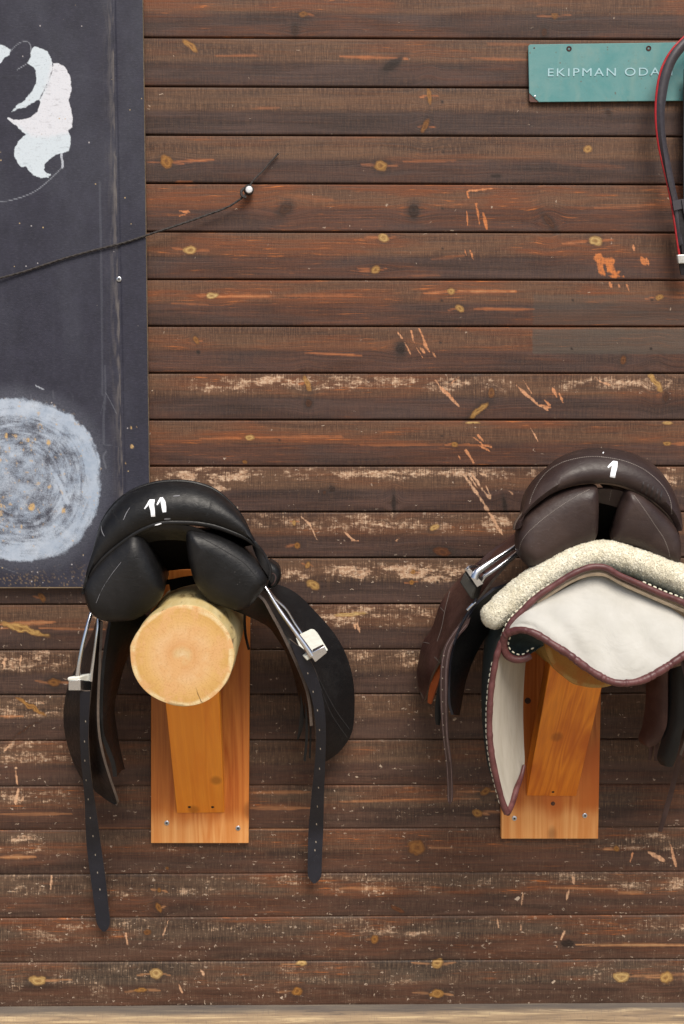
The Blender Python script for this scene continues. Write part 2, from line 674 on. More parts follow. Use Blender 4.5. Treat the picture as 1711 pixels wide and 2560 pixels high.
def add_knot(u, v, a, b, ang=0, tone=.5, halo=.5):
    """tone 0 dark orange-brown, .5 amber, 1 pale yellow; ang in degrees, down to the right is negative"""
    r = sub(u, v, max(a, b) * 5 + 6)
    if r is None:
        return
    sl, dx, dz = r
    bend[sl] += np.sign(dz) * b * .8 * np.exp(-(dx / (a * 3.2)) ** 2) * np.exp(-np.abs(dz) / (b * 2.2)) * (a < 26)
    a, b = a * .92, b * .92
    dx = dx + wig1[sl] * a * .6; dz = dz + wig2[sl] * b * .6
    c, s_ = math.cos(R(ang)), math.sin(R(ang))
    p, q = dx * c + dz * s_, -dx * s_ + dz * c
    rr = np.hypot(p / a, q / b)
    k = sst(rr, 1.12, .82)
    m = k > knot[sl]
    knot[sl] = np.maximum(knot[sl], k)
    ring[sl][m] = rr[m]; ktone[sl][m] = tone
    dark[sl] = np.maximum(dark[sl], halo * sst(np.hypot(p / (a * 2.2), q / (b * 2.4)), 1, .3))


def add_streak(u0, v0, u1, v1, w=3, s_=1.0):
    r = sub((u0 + u1) / 2, (v0 + v1) / 2, abs(u1 - u0) / 2 + abs(v1 - v0) / 2 + 30)
    if r is None:
        return
    sl = r[0]
    d, t = seg_dist(xm[sl], zm[sl], [wmm(u0, v0), wmm(u1, v1)])
    ww = w * (.35 + .65 * np.sin(np.clip(t, 0, 1) * math.pi * .92 + .12))
    streak[sl] = np.maximum(streak[sl], s_ * sst(d + wig2[sl] * w * .8, ww * 1.5, ww * .3))


def add_scratch(pts, w=4, tone=0.2, s_=1.0):
    """bare wood: tone 0 fresh orange, 1 pale"""
    us, vs = [p[0] for p in pts], [p[1] for p in pts]
    r = sub((min(us) + max(us)) / 2, (min(vs) + max(vs)) / 2, max(max(us) - min(us), max(vs) - min(vs)) / 2 + 20)
    if r is None:
        return
    sl = r[0]
    d, t = seg_dist(xm[sl], zm[sl], [wmm(*p) for p in pts])
    ww = w * (.45 + .55 * np.sin(t * math.pi) ** .6)
    k = s_ * sst(d + wig1[sl] * w * 1.1, ww * .95, ww * .25)
    m = k > scr[sl]
    scr[sl] = np.maximum(scr[sl], k); pale[sl][m] = tone


def add_wear(u, v, ru, rv, s_=.6):
    r = sub(u, v, max(ru, rv) * 1.6)
    if r is None:
        return
    sl, dx, dz = r
    wear[sl] = np.maximum(wear[sl], s_ * sst(np.hypot(dx / ru, dz / rv) + (wig1[sl] + wig2[sl]) * .4, 1.25, .2))


KN = [(759, 37, 13, 9, 0, .35, .6), (738, 77, 8, 12, 0, .05, .9), (477, 115, 27, 7, -42, .55, .3), (416, 405, 17, 18, 0, .5, .5),
          (713, 521, 14, 20, -50, .08, .9), (476, 626, 19, 11, 0, .8, .4), (531, 740, 16, 9, 8, .95, .3), (491, 850, 8, 13, 30, .4, .5),
          (496, 880, 4, 4, 0, 0, 1), (768, 957, 8, 22, 25, .6, .5), (771, 1009, 10, 11, 0, .1, .8), (624, 1093, 13, 8, 0, .8, .2), (613, 1155, 8, 5, 0, .4, .2),
          (1387, 41, 13, 9, 0, .35, .6), (1361, 80, 7, 11, 0, .1, .8), (985, 160, 30, 10, 38, 0, .8), (1073, 240, 7, 24, 10, .45, .4),
          (1062, 315, 8, 24, -28, .35, .6), (954, 415, 17, 14, 0, .6, .6), (1470, 373, 13, 10, 0, .65, .2), (1035, 527, 14, 18, 0, .02, .9),
          (1372, 554, 9, 26, 38, .12, 1), (960, 595, 16, 11, -12, .8, .5), (940, 675, 14, 11, 20, .65, .5), (1490, 603, 20, 13, -15, .85, .7),
          (1128, 728, 11, 9, 20, .7, .4), (1149, 772, 14, 9, -18, .7, .5), (1649, 743, 13, 8, 10, .6, .3), (1002, 872, 13, 18, 0, 0, 1),
          (1558, 900, 9, 13, -20, .25, .7), (1229, 982, 9, 14, 0, .3, .8), (1197, 1026, 34, 9, 38, .65, .9), (1638, 954, 8, 33, 38, .7, .5),
          (1664, 992, 8, 14, 0, .1, .8), (1136, 1112, 11, 8, 0, .55, .5), (1666, 1109, 14, 7, 0, .6, .3), (1183, 1057, 22, 4, 0, .85, .2), (1668, 1057, 16, 5, 0, .8, .2),
          (736, 1306, 6, 8, 0, .7, .4), (744, 1363, 10, 9, 0, .45, .4), (1086, 1318, 14, 8, 35, .8, .8), (1107, 1379, 25, 12, -8, .2, 1),
          (770, 1412, 6, 12, -15, .6, .4), (782, 1462, 20, 12, -42, .75, .3), (1033, 1430, 8, 8, 0, .5, .5), (1029, 1455, 7, 7, 0, .5, .5),
          (874, 1536, 48, 6, 4, .9, .2), (136, 1706, 18, 13, 0, .35, 1), (60, 1572, 66, 10, -17, .75, .3), (105, 1493, 8, 14, 30, .35, .7), (78, 1766, 48, 7, -33, .55, .4),
          (60, 1826, 50, 4, 33, .1, .5), (93, 2450, 25, 14, 0, .85, .6), (391, 2433, 18, 14, 0, .9, .4), (354, 2474, 20, 7, 0, .55, .4), (753, 2408, 17, 7, 0, .85, .4),
          (744, 2477, 16, 12, 0, .5, .6), (398, 2269, 8, 17, 25, .4, .8), (398, 2224, 7, 7, 0, .4, .5), (370, 2329, 12, 9, 0, .3, .5), (418, 2170, 6, 6, 0, .3, .4),
          (1043, 2118, 27, 22, -15, .35, .6), (1193, 2033, 16, 11, -25, .55, .6), (1541, 2121, 9, 8, 0, .5, .4), (1094, 2409, 20, 15, 15, .75, .6),
          (1092, 2483, 21, 12, 0, .6, .7), (1553, 2441, 24, 15, 0, .9, .5), (1665, 2442, 18, 17, 0, .75, .3), (937, 2347, 12, 12, 0, .45, .7), (995, 2272, 26, 8, -30, .2, .5),
          (1216, 1978, 16, 10, 30, .45, .6), (1521, 283, 6, 10, 30, .05, .8), (1240, 440, 14, 5, 0, 0, .6), (985, 1260, 5, 26, 0, 0, .7), (830, 1222, 9, 9, 0, .02, .7),
          (1262, 1262, 6, 20, 10, 0, .7), (812, 1230, 5, 5, 0, .1, .7), (1421, 2357, 20, 10, 0, 0, .7), (620, 1775, 10, 8, 0, .1, .5)]
for k in KN:
    add_knot(*k)
rs = random.Random(5)
for k in range(60):                                                # boards that run on outside the picture
    z_ = rs.choice([-1, 1])
    u = rs.uniform(-700, -60) if z_ < 0 else rs.uniform(1790, 2400)
    add_knot(u, rs.uniform(-400, 2480), rs.uniform(8, 20), rs.uniform(7, 14), rs.uniform(-40, 40), rs.uniform(.1, .9), .5)

rt = random.Random(2)
for k in KN:
    if k[5] >= .35 and k[6] >= .3 and abs(k[4]) < 31:
        for sg_ in ((-1, 1) if rt.random() < .45 else ((-1,) if rt.random() < .5 else (1,))):
            ln_ = k[2] * rt.uniform(1.9, 3.6)
            add_streak(k[0] + sg_ * k[2] * .6, k[1] + rt.uniform(-2, 2), k[0] + sg_ * ln_, k[1] + rt.uniform(-5, 5), rt.uniform(1.6, 3.2), rt.uniform(.5, 1.0))
for k in [(432, 405, 535, 400, 3, .9), (545, 741, 700, 741, 4, .9), (690, 741, 905, 738, 3, .7), (430, 758, 520, 762, 3, .5), (500, 1097, 610, 1095, 3, .8), (638, 1094, 860, 1092, 3.5, .8),
          (851, 142, 985, 146, 4, .8), (985, 146, 1020, 148, 4, .9), (1010, 405, 1140, 402, 3.5, .55), (925, 596, 950, 594, 2, .9), (893, 680, 930, 677, 2, .9), (1405, 609, 1470, 604, 3, .9),
          (1060, 734, 1120, 729, 3.5, .9), (1145, 728, 1290, 729, 4, 1), (1185, 772, 1335, 774, 4, .75), (760, 881, 905, 889, 3, .9), (900, 1114, 1115, 1111, 3, .7), (1150, 1113, 1230, 1114, 3, .8),
          (1680, 1110, 1720, 1111, 3, .8), (1665, 742, 1720, 745, 3, .6), (1485, 520, 1650, 512, 3, .5), (630, 272, 700, 270, 3, .35), (1180, 146, 1320, 150, 4, .45), (440, 455, 480, 454, 3, .6),
          (1080, 648, 1160, 640, 4, .4), (0, 1560, 140, 1555, 5, .9), (625, 1982, 775, 1980, 5, .6), (625, 2019, 775, 2019, 5, .75), (1140, 1980, 1200, 1978, 3, .6), (1208, 2029, 1260, 2029, 4, .7),
          (850, 2003, 1200, 1996, 3, .5), (1440, 2361, 1730, 2362, 4, 1), (1580, 2438, 1730, 2434, 3, .6), (110, 2449, 145, 2449, 3, .7), (0, 2035, 180, 2034, 4, .7), (0, 2142, 90, 2141, 6, .9),
          (850, 2220, 990, 2220, 4, .7), (1365, 2219, 1540, 2221, 3, .7), (1545, 2231, 1610, 2230, 4, .8), (0, 1791, 60, 1790, 3, .9), (1020, 690, 1100, 688, 3, .35), (700, 490, 830, 500, 8, .3),
          (1380, 405, 1560, 420, 8, .15), (230, 2070, 620, 2072, 2, .3), (625, 2073, 780, 2073, 2.5, .8), (1220, 110, 1330, 112, 4, .3), (540, 140, 660, 139, 3, .5)]:
    add_streak(*k)

SCR = [([(1170, 478), (1235, 471)], 5, .25), ([(1167, 530), (1170, 565)], 4, .15), ([(1190, 510), (1200, 568)], 8, .1), ([(1207, 532), (1217, 572)], 9, .1), ([(1166, 478), (1172, 496)], 4, .1),
       ([(1160, 620), (1166, 640)], 4, .2), ([(1176, 627), (1183, 650)], 5, .2), ([(1487, 634), (1500, 655), (1512, 690)], 14, .05), ([(1505, 645), (1528, 668)], 26, .05), ([(1520, 668), (1545, 690)], 20, .05), ([(1520, 690), (1560, 692)], 8, .05),
       ([(1524, 706), (1529, 718)], 6, .2), ([(1546, 712), (1549, 718)], 4, .3), ([(1566, 712), (1573, 728)], 6, .25), ([(1600, 640), (1612, 660)], 9, .1), ([(1582, 608), (1586, 628)], 4, .3), ([(1616, 648), (1622, 660)], 7, .15),
       ([(460, 530), (474, 531)], 8, .2), ([(447, 529), (474, 526)], 4, .2), ([(447, 541), (470, 535)], 4, .2),
       ([(995, 832), (1008, 848)], 4, .5), ([(1012, 855), (1028, 890)], 5, .45), ([(1028, 826), (1036, 860)], 4, .4), ([(1048, 822), (1060, 850), (1073, 880)], 7, .35), ([(1050, 870), (1062, 882)], 5, .4), ([(1082, 880), (1090, 895)], 5, .4), ([(1040, 868), (1056, 893)], 4, .4),
       ([(1085, 946), (1100, 966), (1130, 1000), (1147, 1014)], 6, .55), ([(1110, 975), (1140, 1008)], 7, .35), ([(1146, 944), (1120, 965)], 4, .5),
       ([(1290, 962), (1320, 990), (1345, 1012), (1372, 1026)], 6, .5), ([(1307, 948), (1330, 985)], 4, .5), ([(1345, 1010), (1385, 1022)], 7, .35), ([(1380, 968), (1395, 1000)], 6, .35), ([(1398, 985), (1408, 1008)], 6, .35), ([(1360, 1000), (1380, 1018)], 6, .3), ([(1302, 975), (1316, 990)], 4, .5),
       ([(1490, 944), (1505, 956), (1525, 962)], 5, .6), ([(1180, 1090), (1205, 1110)], 4, .3), ([(1190, 1110), (1225, 1128)], 5, .25), ([(1195, 1088), (1210, 1105)], 4, .3), ([(1205, 1112), (1232, 1118)], 4, .25), ([(1164, 1125), (1185, 1158)], 6, .35), ([(1145, 1137), (1152, 1150)], 4, .3), ([(1322, 1062), (1345, 1102)], 3, .6),
       ([(1158, 1185), (1180, 1215), (1222, 1278)], 8, .8), ([(1178, 1180), (1200, 1215), (1225, 1246)], 7, .8), ([(1168, 1182), (1195, 1222)], 4, .8), ([(1197, 1182), (1214, 1188)], 5, .9), ([(1215, 1215), (1228, 1245)], 4, .8), ([(1190, 1225), (1225, 1285), (1258, 1340)], 7, .75),
       ([(753, 1292), (775, 1310), (792, 1348)], 4, .8), ([(862, 1330), (878, 1345), (893, 1352)], 4, .7), ([(878, 1350), (896, 1352)], 5, .6), ([(985, 1357), (1003, 1340)], 4, .7), ([(1270, 1226), (1285, 1236)], 6, .7),
       ([(4, 1660), (18, 1645)], 5, .8), ([(8, 1676), (14, 1660)], 5, .85), ([(50, 1660), (54, 1640)], 5, .8), ([(10, 1878), (30, 1858)], 4, .8), ([(52, 1870), (56, 1866)], 8, .8), ([(38, 1884), (44, 1890)], 6, .8), ([(38, 1918), (42, 1920)], 8, .9), ([(40, 1925), (44, 1960)], 5, .7), ([(110, 1758), (96, 1760)], 3, .7),
       ([(421, 2302), (404, 2350)], 4, .8), ([(46, 1973), (40, 2010)], 9, .8), ([(60, 1990), (52, 2004)], 7, .8), ([(1308, 2230), (1304, 2262)], 6, .8), ([(1422, 2222), (1416, 2250)], 6, .8), ([(1243, 2295), (1248, 2320)], 4, .8), ([(1302, 2310), (1302, 2325)], 5, .8), ([(1411, 2325), (1402, 2350)], 6, .8), ([(1395, 2358), (1392, 2368)], 4, .6),
       ([(1432, 2192), (1436, 2210)], 6, .8), ([(315, 2330), (320, 2362)], 5, .7), ([(448, 2460), (456, 2480)], 5, .7), ([(503, 2424), (512, 2442)], 8, .85), ([(130, 2188), (128, 2222)], 6, .8), ([(892, 1555), (900, 1580)], 8, .7), ([(885, 1558), (888, 1570)], 4, .7), ([(1676, 2110), (1690, 2165)], 6, .6), ([(1575, 2155), (1582, 2132)], 5, .4), ([(1620, 2130), (1660, 2150)], 8, .7)]
for pts, w, tone in SCR:
    add_scratch(pts, w, tone)

for k in [(800, 955, 420, 22, .62), (560, 965, 120, 22, .5), (1150, 960, 160, 24, .5), (1560, 960, 240, 24, .5), (540, 1190, 170, 28, .78), (545, 1224, 40, 9, 1.05), (980, 1185, 420, 18, .62), (1500, 1180, 240, 20, .55),
          (1240, 1310, 50, 30, .75), (950, 1310, 330, 34, .45), (700, 1300, 80, 26, .5), (900, 1428, 110, 26, .85), (1100, 1440, 140, 40, .85), (740, 1440, 70, 26, .65), (1010, 1425, 200, 16, .62), (680, 1340, 30, 10, .5),
          (860, 1540, 180, 26, .55), (1060, 1545, 60, 24, .6), (940, 1520, 170, 12, .5), (1000, 1640, 150, 24, .42), (1040, 1655, 50, 14, .55), (60, 1650, 140, 34, .5), (60, 1770, 140, 30, .42), (60, 1880, 130, 40, .52), (60, 1990, 120, 22, .66),
          (90, 2128, 130, 18, .95), (40, 2095, 60, 14, .9), (60, 2180, 60, 24, .62), (300, 2240, 60, 14, .85), (480, 2226, 120, 16, .62), (50, 2225, 60, 26, .66), (430, 2130, 40, 20, .66), (330, 2310, 60, 18, .6), (540, 2320, 100, 18, .55), (560, 2470, 100, 14, .62), (460, 2500, 60, 10, .6),
          (940, 2220, 120, 16, .66), (1060, 2210, 40, 22, .5), (990, 2140, 26, 20, .95), (1000, 2330, 110, 16, .72), (900, 2310, 60, 16, .6), (1030, 2465, 60, 20, .62), (1490, 2430, 40, 24, .72), (1670, 2125, 60, 34, .85), (1580, 2120, 70, 14, .6), (1600, 2100, 40, 10, .75), (1700, 2210, 60, 24, .7), (1450, 2190, 160, 14, .5),
          (1570, 2215, 60, 14, .6), (1700, 2320, 40, 16, .8), (1200, 2200, 300, 12, .42), (700, 2200, 300, 12, .38), (1640, 2090, 60, 10, .66), (1020, 2480, 90, 10, .5), (1520, 2440, 60, 14, .5), (920, 2160, 30, 10, .5), (120, 2330, 120, 26, .5), (150, 2470, 160, 20, .45),
          (1640, 1310, 70, 34, .6), (1660, 1200, 60, 24, .6), (1600, 2310, 110, 16, .5), (1300, 2060, 200, 14, .2), (250, 1540, 40, 30, .5)]:
    add_wear(*k)

# two grey patches where a board once hung
for (ua, va, ub, vb, s_) in [(1333, 737, 1760, 813, .55), (1331, 822, 1760, 886, 1.0)]:
    a, b = wmm(ua, va), wmm(ub, vb)
    e = np.minimum.reduce([xm - a[0], b[0] - xm, a[1] - zm, zm - b[1]])
    gray = np.maximum(gray, s_ * sst(e + wig1 * 4, -1.5, 2.5))
for u, v in [(1432, 751), (1629, 751), (1429, 872), (1627, 872), (1106, 255), (1108, 380), (1106, 523), (1107, 622), (1104, 752), (1102, 857), (1105, 1090), (1094, 1455), (700, 1100), (1240, 2000)]:
    add_knot(u, v, 3.0, 3.0, 0, 0, .4)

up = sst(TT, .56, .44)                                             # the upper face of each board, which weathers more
prand = np.random.RandomState(3).rand(NP)[PID]
red_p = {OFF - 1: .55, OFF: .35, OFF + 1: .1, OFF + 2: .3, OFF + 3: .8, OFF + 4: .55, OFF + 5: .75, OFF + 6: .4, OFF + 7: .35, OFF + 8: .6, OFF + 9: .2, OFF + 10: .25, OFF + 11: .1, OFF + 12: .2, OFF + 13: .1, OFF + 14: .15, OFF + 15: .3, OFF + 16: .35, OFF + 17: .4, OFF + 18: .5, OFF + 19: .45, OFF + 20: .3}
redb = np.array([red_p.get(k, .3) for k in range(NP)])[PID]
red = np.clip(redb * (.35 + 1.3 * sst(fbm(xm / 230 + PID * 31.3, zm / 34, 21, 4), .38, .68)), 0, 1)
hgt = np.clip((P(900, 1050, 0).z - Z) / 1.5, 0, 1)                 # splashes and scuffs get denser towards the ground
speck = np.clip(.03 + .85 * hgt * (.4 + 1.1 * fbm(xm / 160, zm / 60, 33, 3)) + .3 * wear, 0, 1)
base_wear = .04 + .16 * hgt + .26 * (fbm(xm / 190 + PID * 7, zm / 45, 41, 4) - .35) * (.4 + .6 * up)
wear = np.clip(np.maximum(wear * (.35 + .75 * up) * (1 - .32 * sst(hgt, .5, .75)), 0) + base_wear * (wear < .3), 0, 1.2)
cool = np.clip(.25 + .75 * hgt, 0, 1)

m = Mat('stained_pine_boards')
kn, rg, kt, _a1 = m.attr('knots')
st, scm, pl, _a2 = m.attr('marks')
we, rd, dk, gr = m.attr('weather')
upf, pr, sp, hg = m.attr('board')
mm = m.map((1, 1, 1))
offv = m.node('ShaderNodeCombineXYZ'); m.put(offv.inputs[0], m.math('MULTIPLY', pr, 9.0)); m.put(offv.inputs[2], m.math('SUBTRACT', m.math('MULTIPLY', pr, 4.0), _a1))
vadd = m.node('ShaderNodeVectorMath', operation='ADD'); m.L.new(m.obj(), vadd.inputs[0]); m.L.new(offv.outputs[0], vadd.inputs[1])
V = vadd.outputs[0]
grain = m.noise(1, m.map((5, 1, 190), vec=V), detail=4, rough=.65, dist=.4)
coarse = m.noise(1, m.map((3, 1, 30), vec=V), detail=4, dist=.8)
saw = m.noise(1, m.map((330, 1, 26), vec=V), detail=2, rough=.6)
fleck = m.noise(1, m.map((90, 1, 150), vec=V), detail=5, rough=.75)
sawh = m.noise(1, m.map((60, 1, 420), vec=V), detail=3, rough=.7)
bot = m.math('POWER', m.lin(hg, .25, 1, 0, 1), 1.4)
lowc = m.mix(m.lin(coarse, .35, .65, 0, 1), (.029, .0165, .0140), (.064, .0385, .0330))  # cool purple puts sky reflection into the lower faces' colour
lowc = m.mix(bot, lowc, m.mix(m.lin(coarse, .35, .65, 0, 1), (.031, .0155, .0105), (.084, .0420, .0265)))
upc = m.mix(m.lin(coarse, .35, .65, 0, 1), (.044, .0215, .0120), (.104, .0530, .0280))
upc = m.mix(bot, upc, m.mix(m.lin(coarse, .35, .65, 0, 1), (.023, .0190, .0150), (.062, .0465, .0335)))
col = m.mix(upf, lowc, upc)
# rough sawn texture, strongest on the upper faces
sawm = m.math('MULTIPLY', m.step(saw, .40, .66), m.math('MULTIPLY', m.step(fleck, .34, .60), m.math('MULTIPLY_ADD', upf, .50, .22)))
col = m.mix(sawm, col, m.mix(bot, (.165, .088, .046), (.150, .105, .068)))
sawd = m.math('MULTIPLY', m.step(saw, .46, .30), .38)
col = m.mix(sawd, col, m.mix(1.0, col, (.42, .42, .45), 'MULTIPLY'))
# red-orange stain showing through, and the raw fibres in it
rdu = m.math('MULTIPLY', rd, m.math('MULTIPLY_ADD', upf, .55, .45))
col = m.mix(m.math('MULTIPLY', rdu, m.lin(grain, .3, .62, .35, 1.0)), col, (.145, .0425, .0130))
fib = m.noise(1, m.map((10, 1, 210), (3, 0, 5), vec=V), detail=5, rough=.75, dist=.3)
col = m.mix(m.math('MULTIPLY', m.math('MULTIPLY', m.step(fib, .565, .69), m.step(rdu, .12, .70)), .85), col, (.50, .150, .028))
col = m.mix(m.math('MULTIPLY', m.step(fib, .42, .30), .35), col, (.022, .0125, .0095))
gmul = m.lin(grain, .25, .75, .68, 1.32)
col = m.mix(.8, col, m.mix(1.0, col, gmul, 'MULTIPLY'))
gg = m.mix(m.lin(coarse, .3, .7, 0, 1), (.058, .046, .036), (.080, .066, .053))
col = m.mix(m.math('MULTIPLY', gr, .7), col, gg)
col = m.mix(m.math('MULTIPLY', dk, m.lin(coarse, .3, .7, .5, .95)), col, (.022, .015, .012))
# worn fibres
brk = m.noise(1, m.map((14, 1, 40), (7, 0, 2), vec=V), detail=5, rough=.7)
we2 = m.math('MULTIPLY', we, m.lin(brk, .38, .60, .0, 1.35))
rub = m.math('MULTIPLY', m.step(we2, .10, .75), m.lin(saw, .3, .65, .25, .9))
col = m.mix(m.math('MULTIPLY', rub, .75), col, m.mix(bot, (.215, .112, .062), (.200, .140, .092)))
wv = m.math('ADD', we2, m.math('MULTIPLY_ADD', saw, .95, m.math('MULTIPLY_ADD', fleck, 1.05, m.math('MULTIPLY', sawh, .55))))
wm = m.math('MULTIPLY', m.step(wv, 1.58, 2.10), m.step(we, .06, .35))
wcol = m.mix(m.math('MULTIPLY', m.step(fleck, .4, .66), .9), (.38, .215, .125), (.70, .52, .36))
col = m.mix(m.math('MULTIPLY', wm, .88), col, wcol)
# specks of splashed mud and knocked-off paint
wob = m.node('ShaderNodeTexNoise'); m.L.new(V, wob.inputs['Vector']); wob.inputs['Scale'].default_value = 150; wob.inputs['Detail'].default_value = 2
wsc = m.node('ShaderNodeVectorMath', operation='MULTIPLY_ADD'); m.L.new(wob.outputs['Color'], wsc.inputs[0]); wsc.inputs[1].default_value = (.016, 0, .010); m.L.new(V, wsc.inputs[2])
for (sx_, sz_, lim, amt) in ((140, 100, .22, .75), (60, 260, .26, .75), (240, 95, .24, .7), (60, 52, .05, .9)):
    vo = m.voronoi(1, m.map((sx_, 1, sz_), (sx_, 0, sz_), vec=wsc.outputs[0]))
    rc = m.node('ShaderNodeSeparateColor'); m.L.new(vo.outputs['Color'], rc.inputs[0])
    size = m.math('MULTIPLY_ADD', m.math('POWER', rc.outputs[1], 3.0), .26, .05)
    sm = m.math('MULTIPLY', m.step(m.math('MULTIPLY_ADD', fleck, .22, vo.outputs['Distance']), m.math('ADD', size, .14), m.math('ADD', size, .03)),
                m.math('LESS_THAN', rc.outputs[0], m.math('MULTIPLY', m.math('MULTIPLY', sp, m.lin(brk, .38, .62, .25, 1.7)), lim)))
    col = m.mix(m.math('MULTIPLY', sm, m.math('MULTIPLY', m.lin(rc.outputs[2], 0, 1, .2, 1.0), amt)), col, m.mix(rc.outputs[1], (.36, .19, .105), (.58, .46, .35)))
# streaks beside knots
sk = m.math('MULTIPLY', st, m.lin(grain, .32, .60, .35, 1.0), clamp=True)
col = m.mix(m.math('MULTIPLY', sk, .85), col, m.mix(m.math('MULTIPLY_ADD', hg, .6, m.math('MULTIPLY', m.step(st, .75, 1), .35), clamp=True), (.44, .115, .026), (.56, .33, .155)))
# bare scratches
sx = m.step(m.math('MULTIPLY_ADD', fleck, 1.1, m.math('MULTIPLY_ADD', saw, .7, m.math('MULTIPLY_ADD', sawh, .8, m.math('MULTIPLY', scm, .8)))), 1.62, 2.25)
col = m.mix(m.math('MULTIPLY', sx, m.step(scm, .05, .35)), col, m.mix(pl, (.56, .165, .034), (.60, .40, .255)))
# knots
rr_ = m.math('MULTIPLY_ADD', m.noise(70, vec=V, detail=4), .75, rg)
rings = m.math('SINE', m.math('MULTIPLY', rr_, 12))
kc = m.ramp(kt, (0, (.022, .011, .007)), (.2, (.11, .036, .010)), (.5, (.30, .135, .026)), (.75, (.44, .265, .085)), (1, (.52, .37, .16)))
kc = m.mix(m.lin(rings, -1, 1, .0, .55), kc, m.mix(1.0, kc, (.42, .30, .18), 'MULTIPLY'))
kc = m.mix(m.math('MULTIPLY', m.step(rg, .30, .10), .75), kc, m.mix(1.0, kc, (.42, .3, .2), 'MULTIPLY'))
kc = m.mix(m.math('MULTIPLY', m.step(rg, .84, 1.02), .8), kc, m.mix(1.0, kc, (.25, .16, .10), 'MULTIPLY'))
kc = m.mix(m.math('MULTIPLY', m.step(fleck, .5, .7), .45), kc, m.mix(1.0, kc, (.3, .22, .16), 'MULTIPLY'))
col = m.mix(m.math('MULTIPLY', kn, .92), col, kc)
hb = m.math('ADD', m.math('MULTIPLY', grain, .8), m.math('MULTIPLY_ADD', saw, m.math('MULTIPLY', upf, .7), m.math('MULTIPLY', fleck, .5)))
nb = m.bump(hb, .5, .0018)
M_wall = m.done(col, m.lin(grain, .3, .7, .52, .75), nb, .38)

wall = thing('plank_wall', (0, 0, .2), 'dark brown stained plank wall with scratched, knotty, weathered boards', 'wall')
g = grid_mesh('cladding', X, Y, Z - .2, dict(knots=(knot, ring, ktone, bend / 1000), marks=(np.clip(streak, 0, 1), scr, pale, 0), weather=(wear, red, dark, np.clip(gray, 0, 1)), board=(up, prand, speck, cool)), M_wall, wall)

# the pale beam the wall stands on
zt = P(900, 2514, 0).z
zs2 = np.array([0, .006, .012, .02, .028, .036, .044, .054, .064, .075, .09, .11, .14, zt + .024])
yo = np.array([0, .007, .012, .017, .021, .024, .026, .028, .029, .030, .030, .030, .029, .026])
xs2 = np.concatenate([np.arange(-2.6, 2.65, .02)])
X2, Z2 = np.meshgrid(xs2, zt + .004 - zs2)
Y2 = -np.repeat(yo[:, None], len(xs2), 1) + .003 * (fbm(X2 * 9, Z2 * 60, 77) - .5)
m = Mat('weathered_beam')
g1 = m.noise(1, m.map((4, 20, 120)), detail=5, rough=.7, dist=.5)
g2 = m.noise(1, m.map((2.4, 6, 26)), detail=4)
g3 = m.noise(1, m.map((260, 1, 60)), detail=3)
tz = m.node('ShaderNodeSeparateXYZ'); m.L.new(m.obj(), tz.inputs[0])
c = m.mix(m.lin(g2, .3, .7, 0, 1), (.20, .140, .088), (.40, .285, .170))
c = m.mix(m.step(g1, .5, .68), c, (.54, .405, .235))
c = m.mix(m.math('MULTIPLY', m.step(g1, .48, .34), .8), c, (.10, .075, .06))
c = m.mix(m.math('MULTIPLY', m.step(g3, .55, .7), .35), c, (.14, .11, .10))
stn = m.math('MULTIPLY_ADD', m.math('SUBTRACT', g2, .5), .03, tz.outputs[2])
c = m.mix(m.math('MULTIPLY', m.step(stn, zt - .2 - .020, zt - .2 - .004), .85), c, m.mix(g1, (.035, .032, .034), (.10, .085, .075)))
M_beam = m.done(c, .7, m.bump(g1, .5, .002), .3)
o = grid_mesh('sill_beam', X2, Y2, Z2 - .2, {}, M_beam, wall)

# the ground in front
m = Mat('trodden_ground')
n1 = m.noise(2.5, detail=6); n2 = m.noise(60, detail=4, rough=.7)
c = m.mix(n1, (.30, .25, .19), (.42, .36, .28))
c = m.mix(m.math('MULTIPLY', m.step(n2, .55, .75), .5), c, (.40, .37, .32))
M_ground = m.done(c, .95, m.bump(n2, .6, .01), .2)
gx = MB()
gx.add([(-60, -80, 0), (60, -80, 0), (60, .25, 0), (-60, .25, 0)], [(0, 1, 2, 3)])
go = obj('ground', gx, M_ground, smooth_shade=False)
go['kind'] = 'structure'
# ------------------------------------------------------------------ the chalkboard
BD, BT = .026, .018                                                # its face stands 26 mm off the wall
cb_r0, cb_r1 = P(357, 0, BD), P(377, 1467, BD)
z0b, z1b = P(200, 1467, BD).z, P(200, -160, BD).z
zb = np.arange(z0b, z1b, .0032)
NXB = 250
tb = np.concatenate([np.linspace(-.55, 0, 16, endpoint=False), np.linspace(0, 1, NXB)])
xl_in = P(-195, 700, BD).x
def edge_at(pa, pb, z):
    return pa.x + (pb.x - pa.x) * (z - pa.z) / (pb.z - pa.z)
XR = edge_at(cb_r0, cb_r1, zb)
XB = np.where(tb[None, :] >= 0, xl_in + (XR[:, None] - xl_in) * tb[None, :], xl_in + tb[None, :])
ZB = np.repeat(zb[:, None], len(tb), 1)
seam0, seam1 = P(287, 0, BD), P(312, 1200, BD)
XS = edge_at(seam0, seam1, zb)[:, None]
bx, bz = XB * 1000, ZB * 1000
dseam = bx - XS * 1000
groove = np.exp(-(dseam / 1.7) ** 2) + .7 * np.exp(-((dseam + 7) / 1.5) ** 2)
YB = -(BD + .0012 * (dseam > 0) - .0016 * groove)
def bm_(pts):
    return [wmm(p[0], p[1], BD) for p in pts]
w1 = fbm(bx / 7, bz / 7, 51, 3) - .5
w2 = fbm(bx / 30, bz / 30, 52, 3) - .5
chalk = np.full(bx.shape, -30.0)
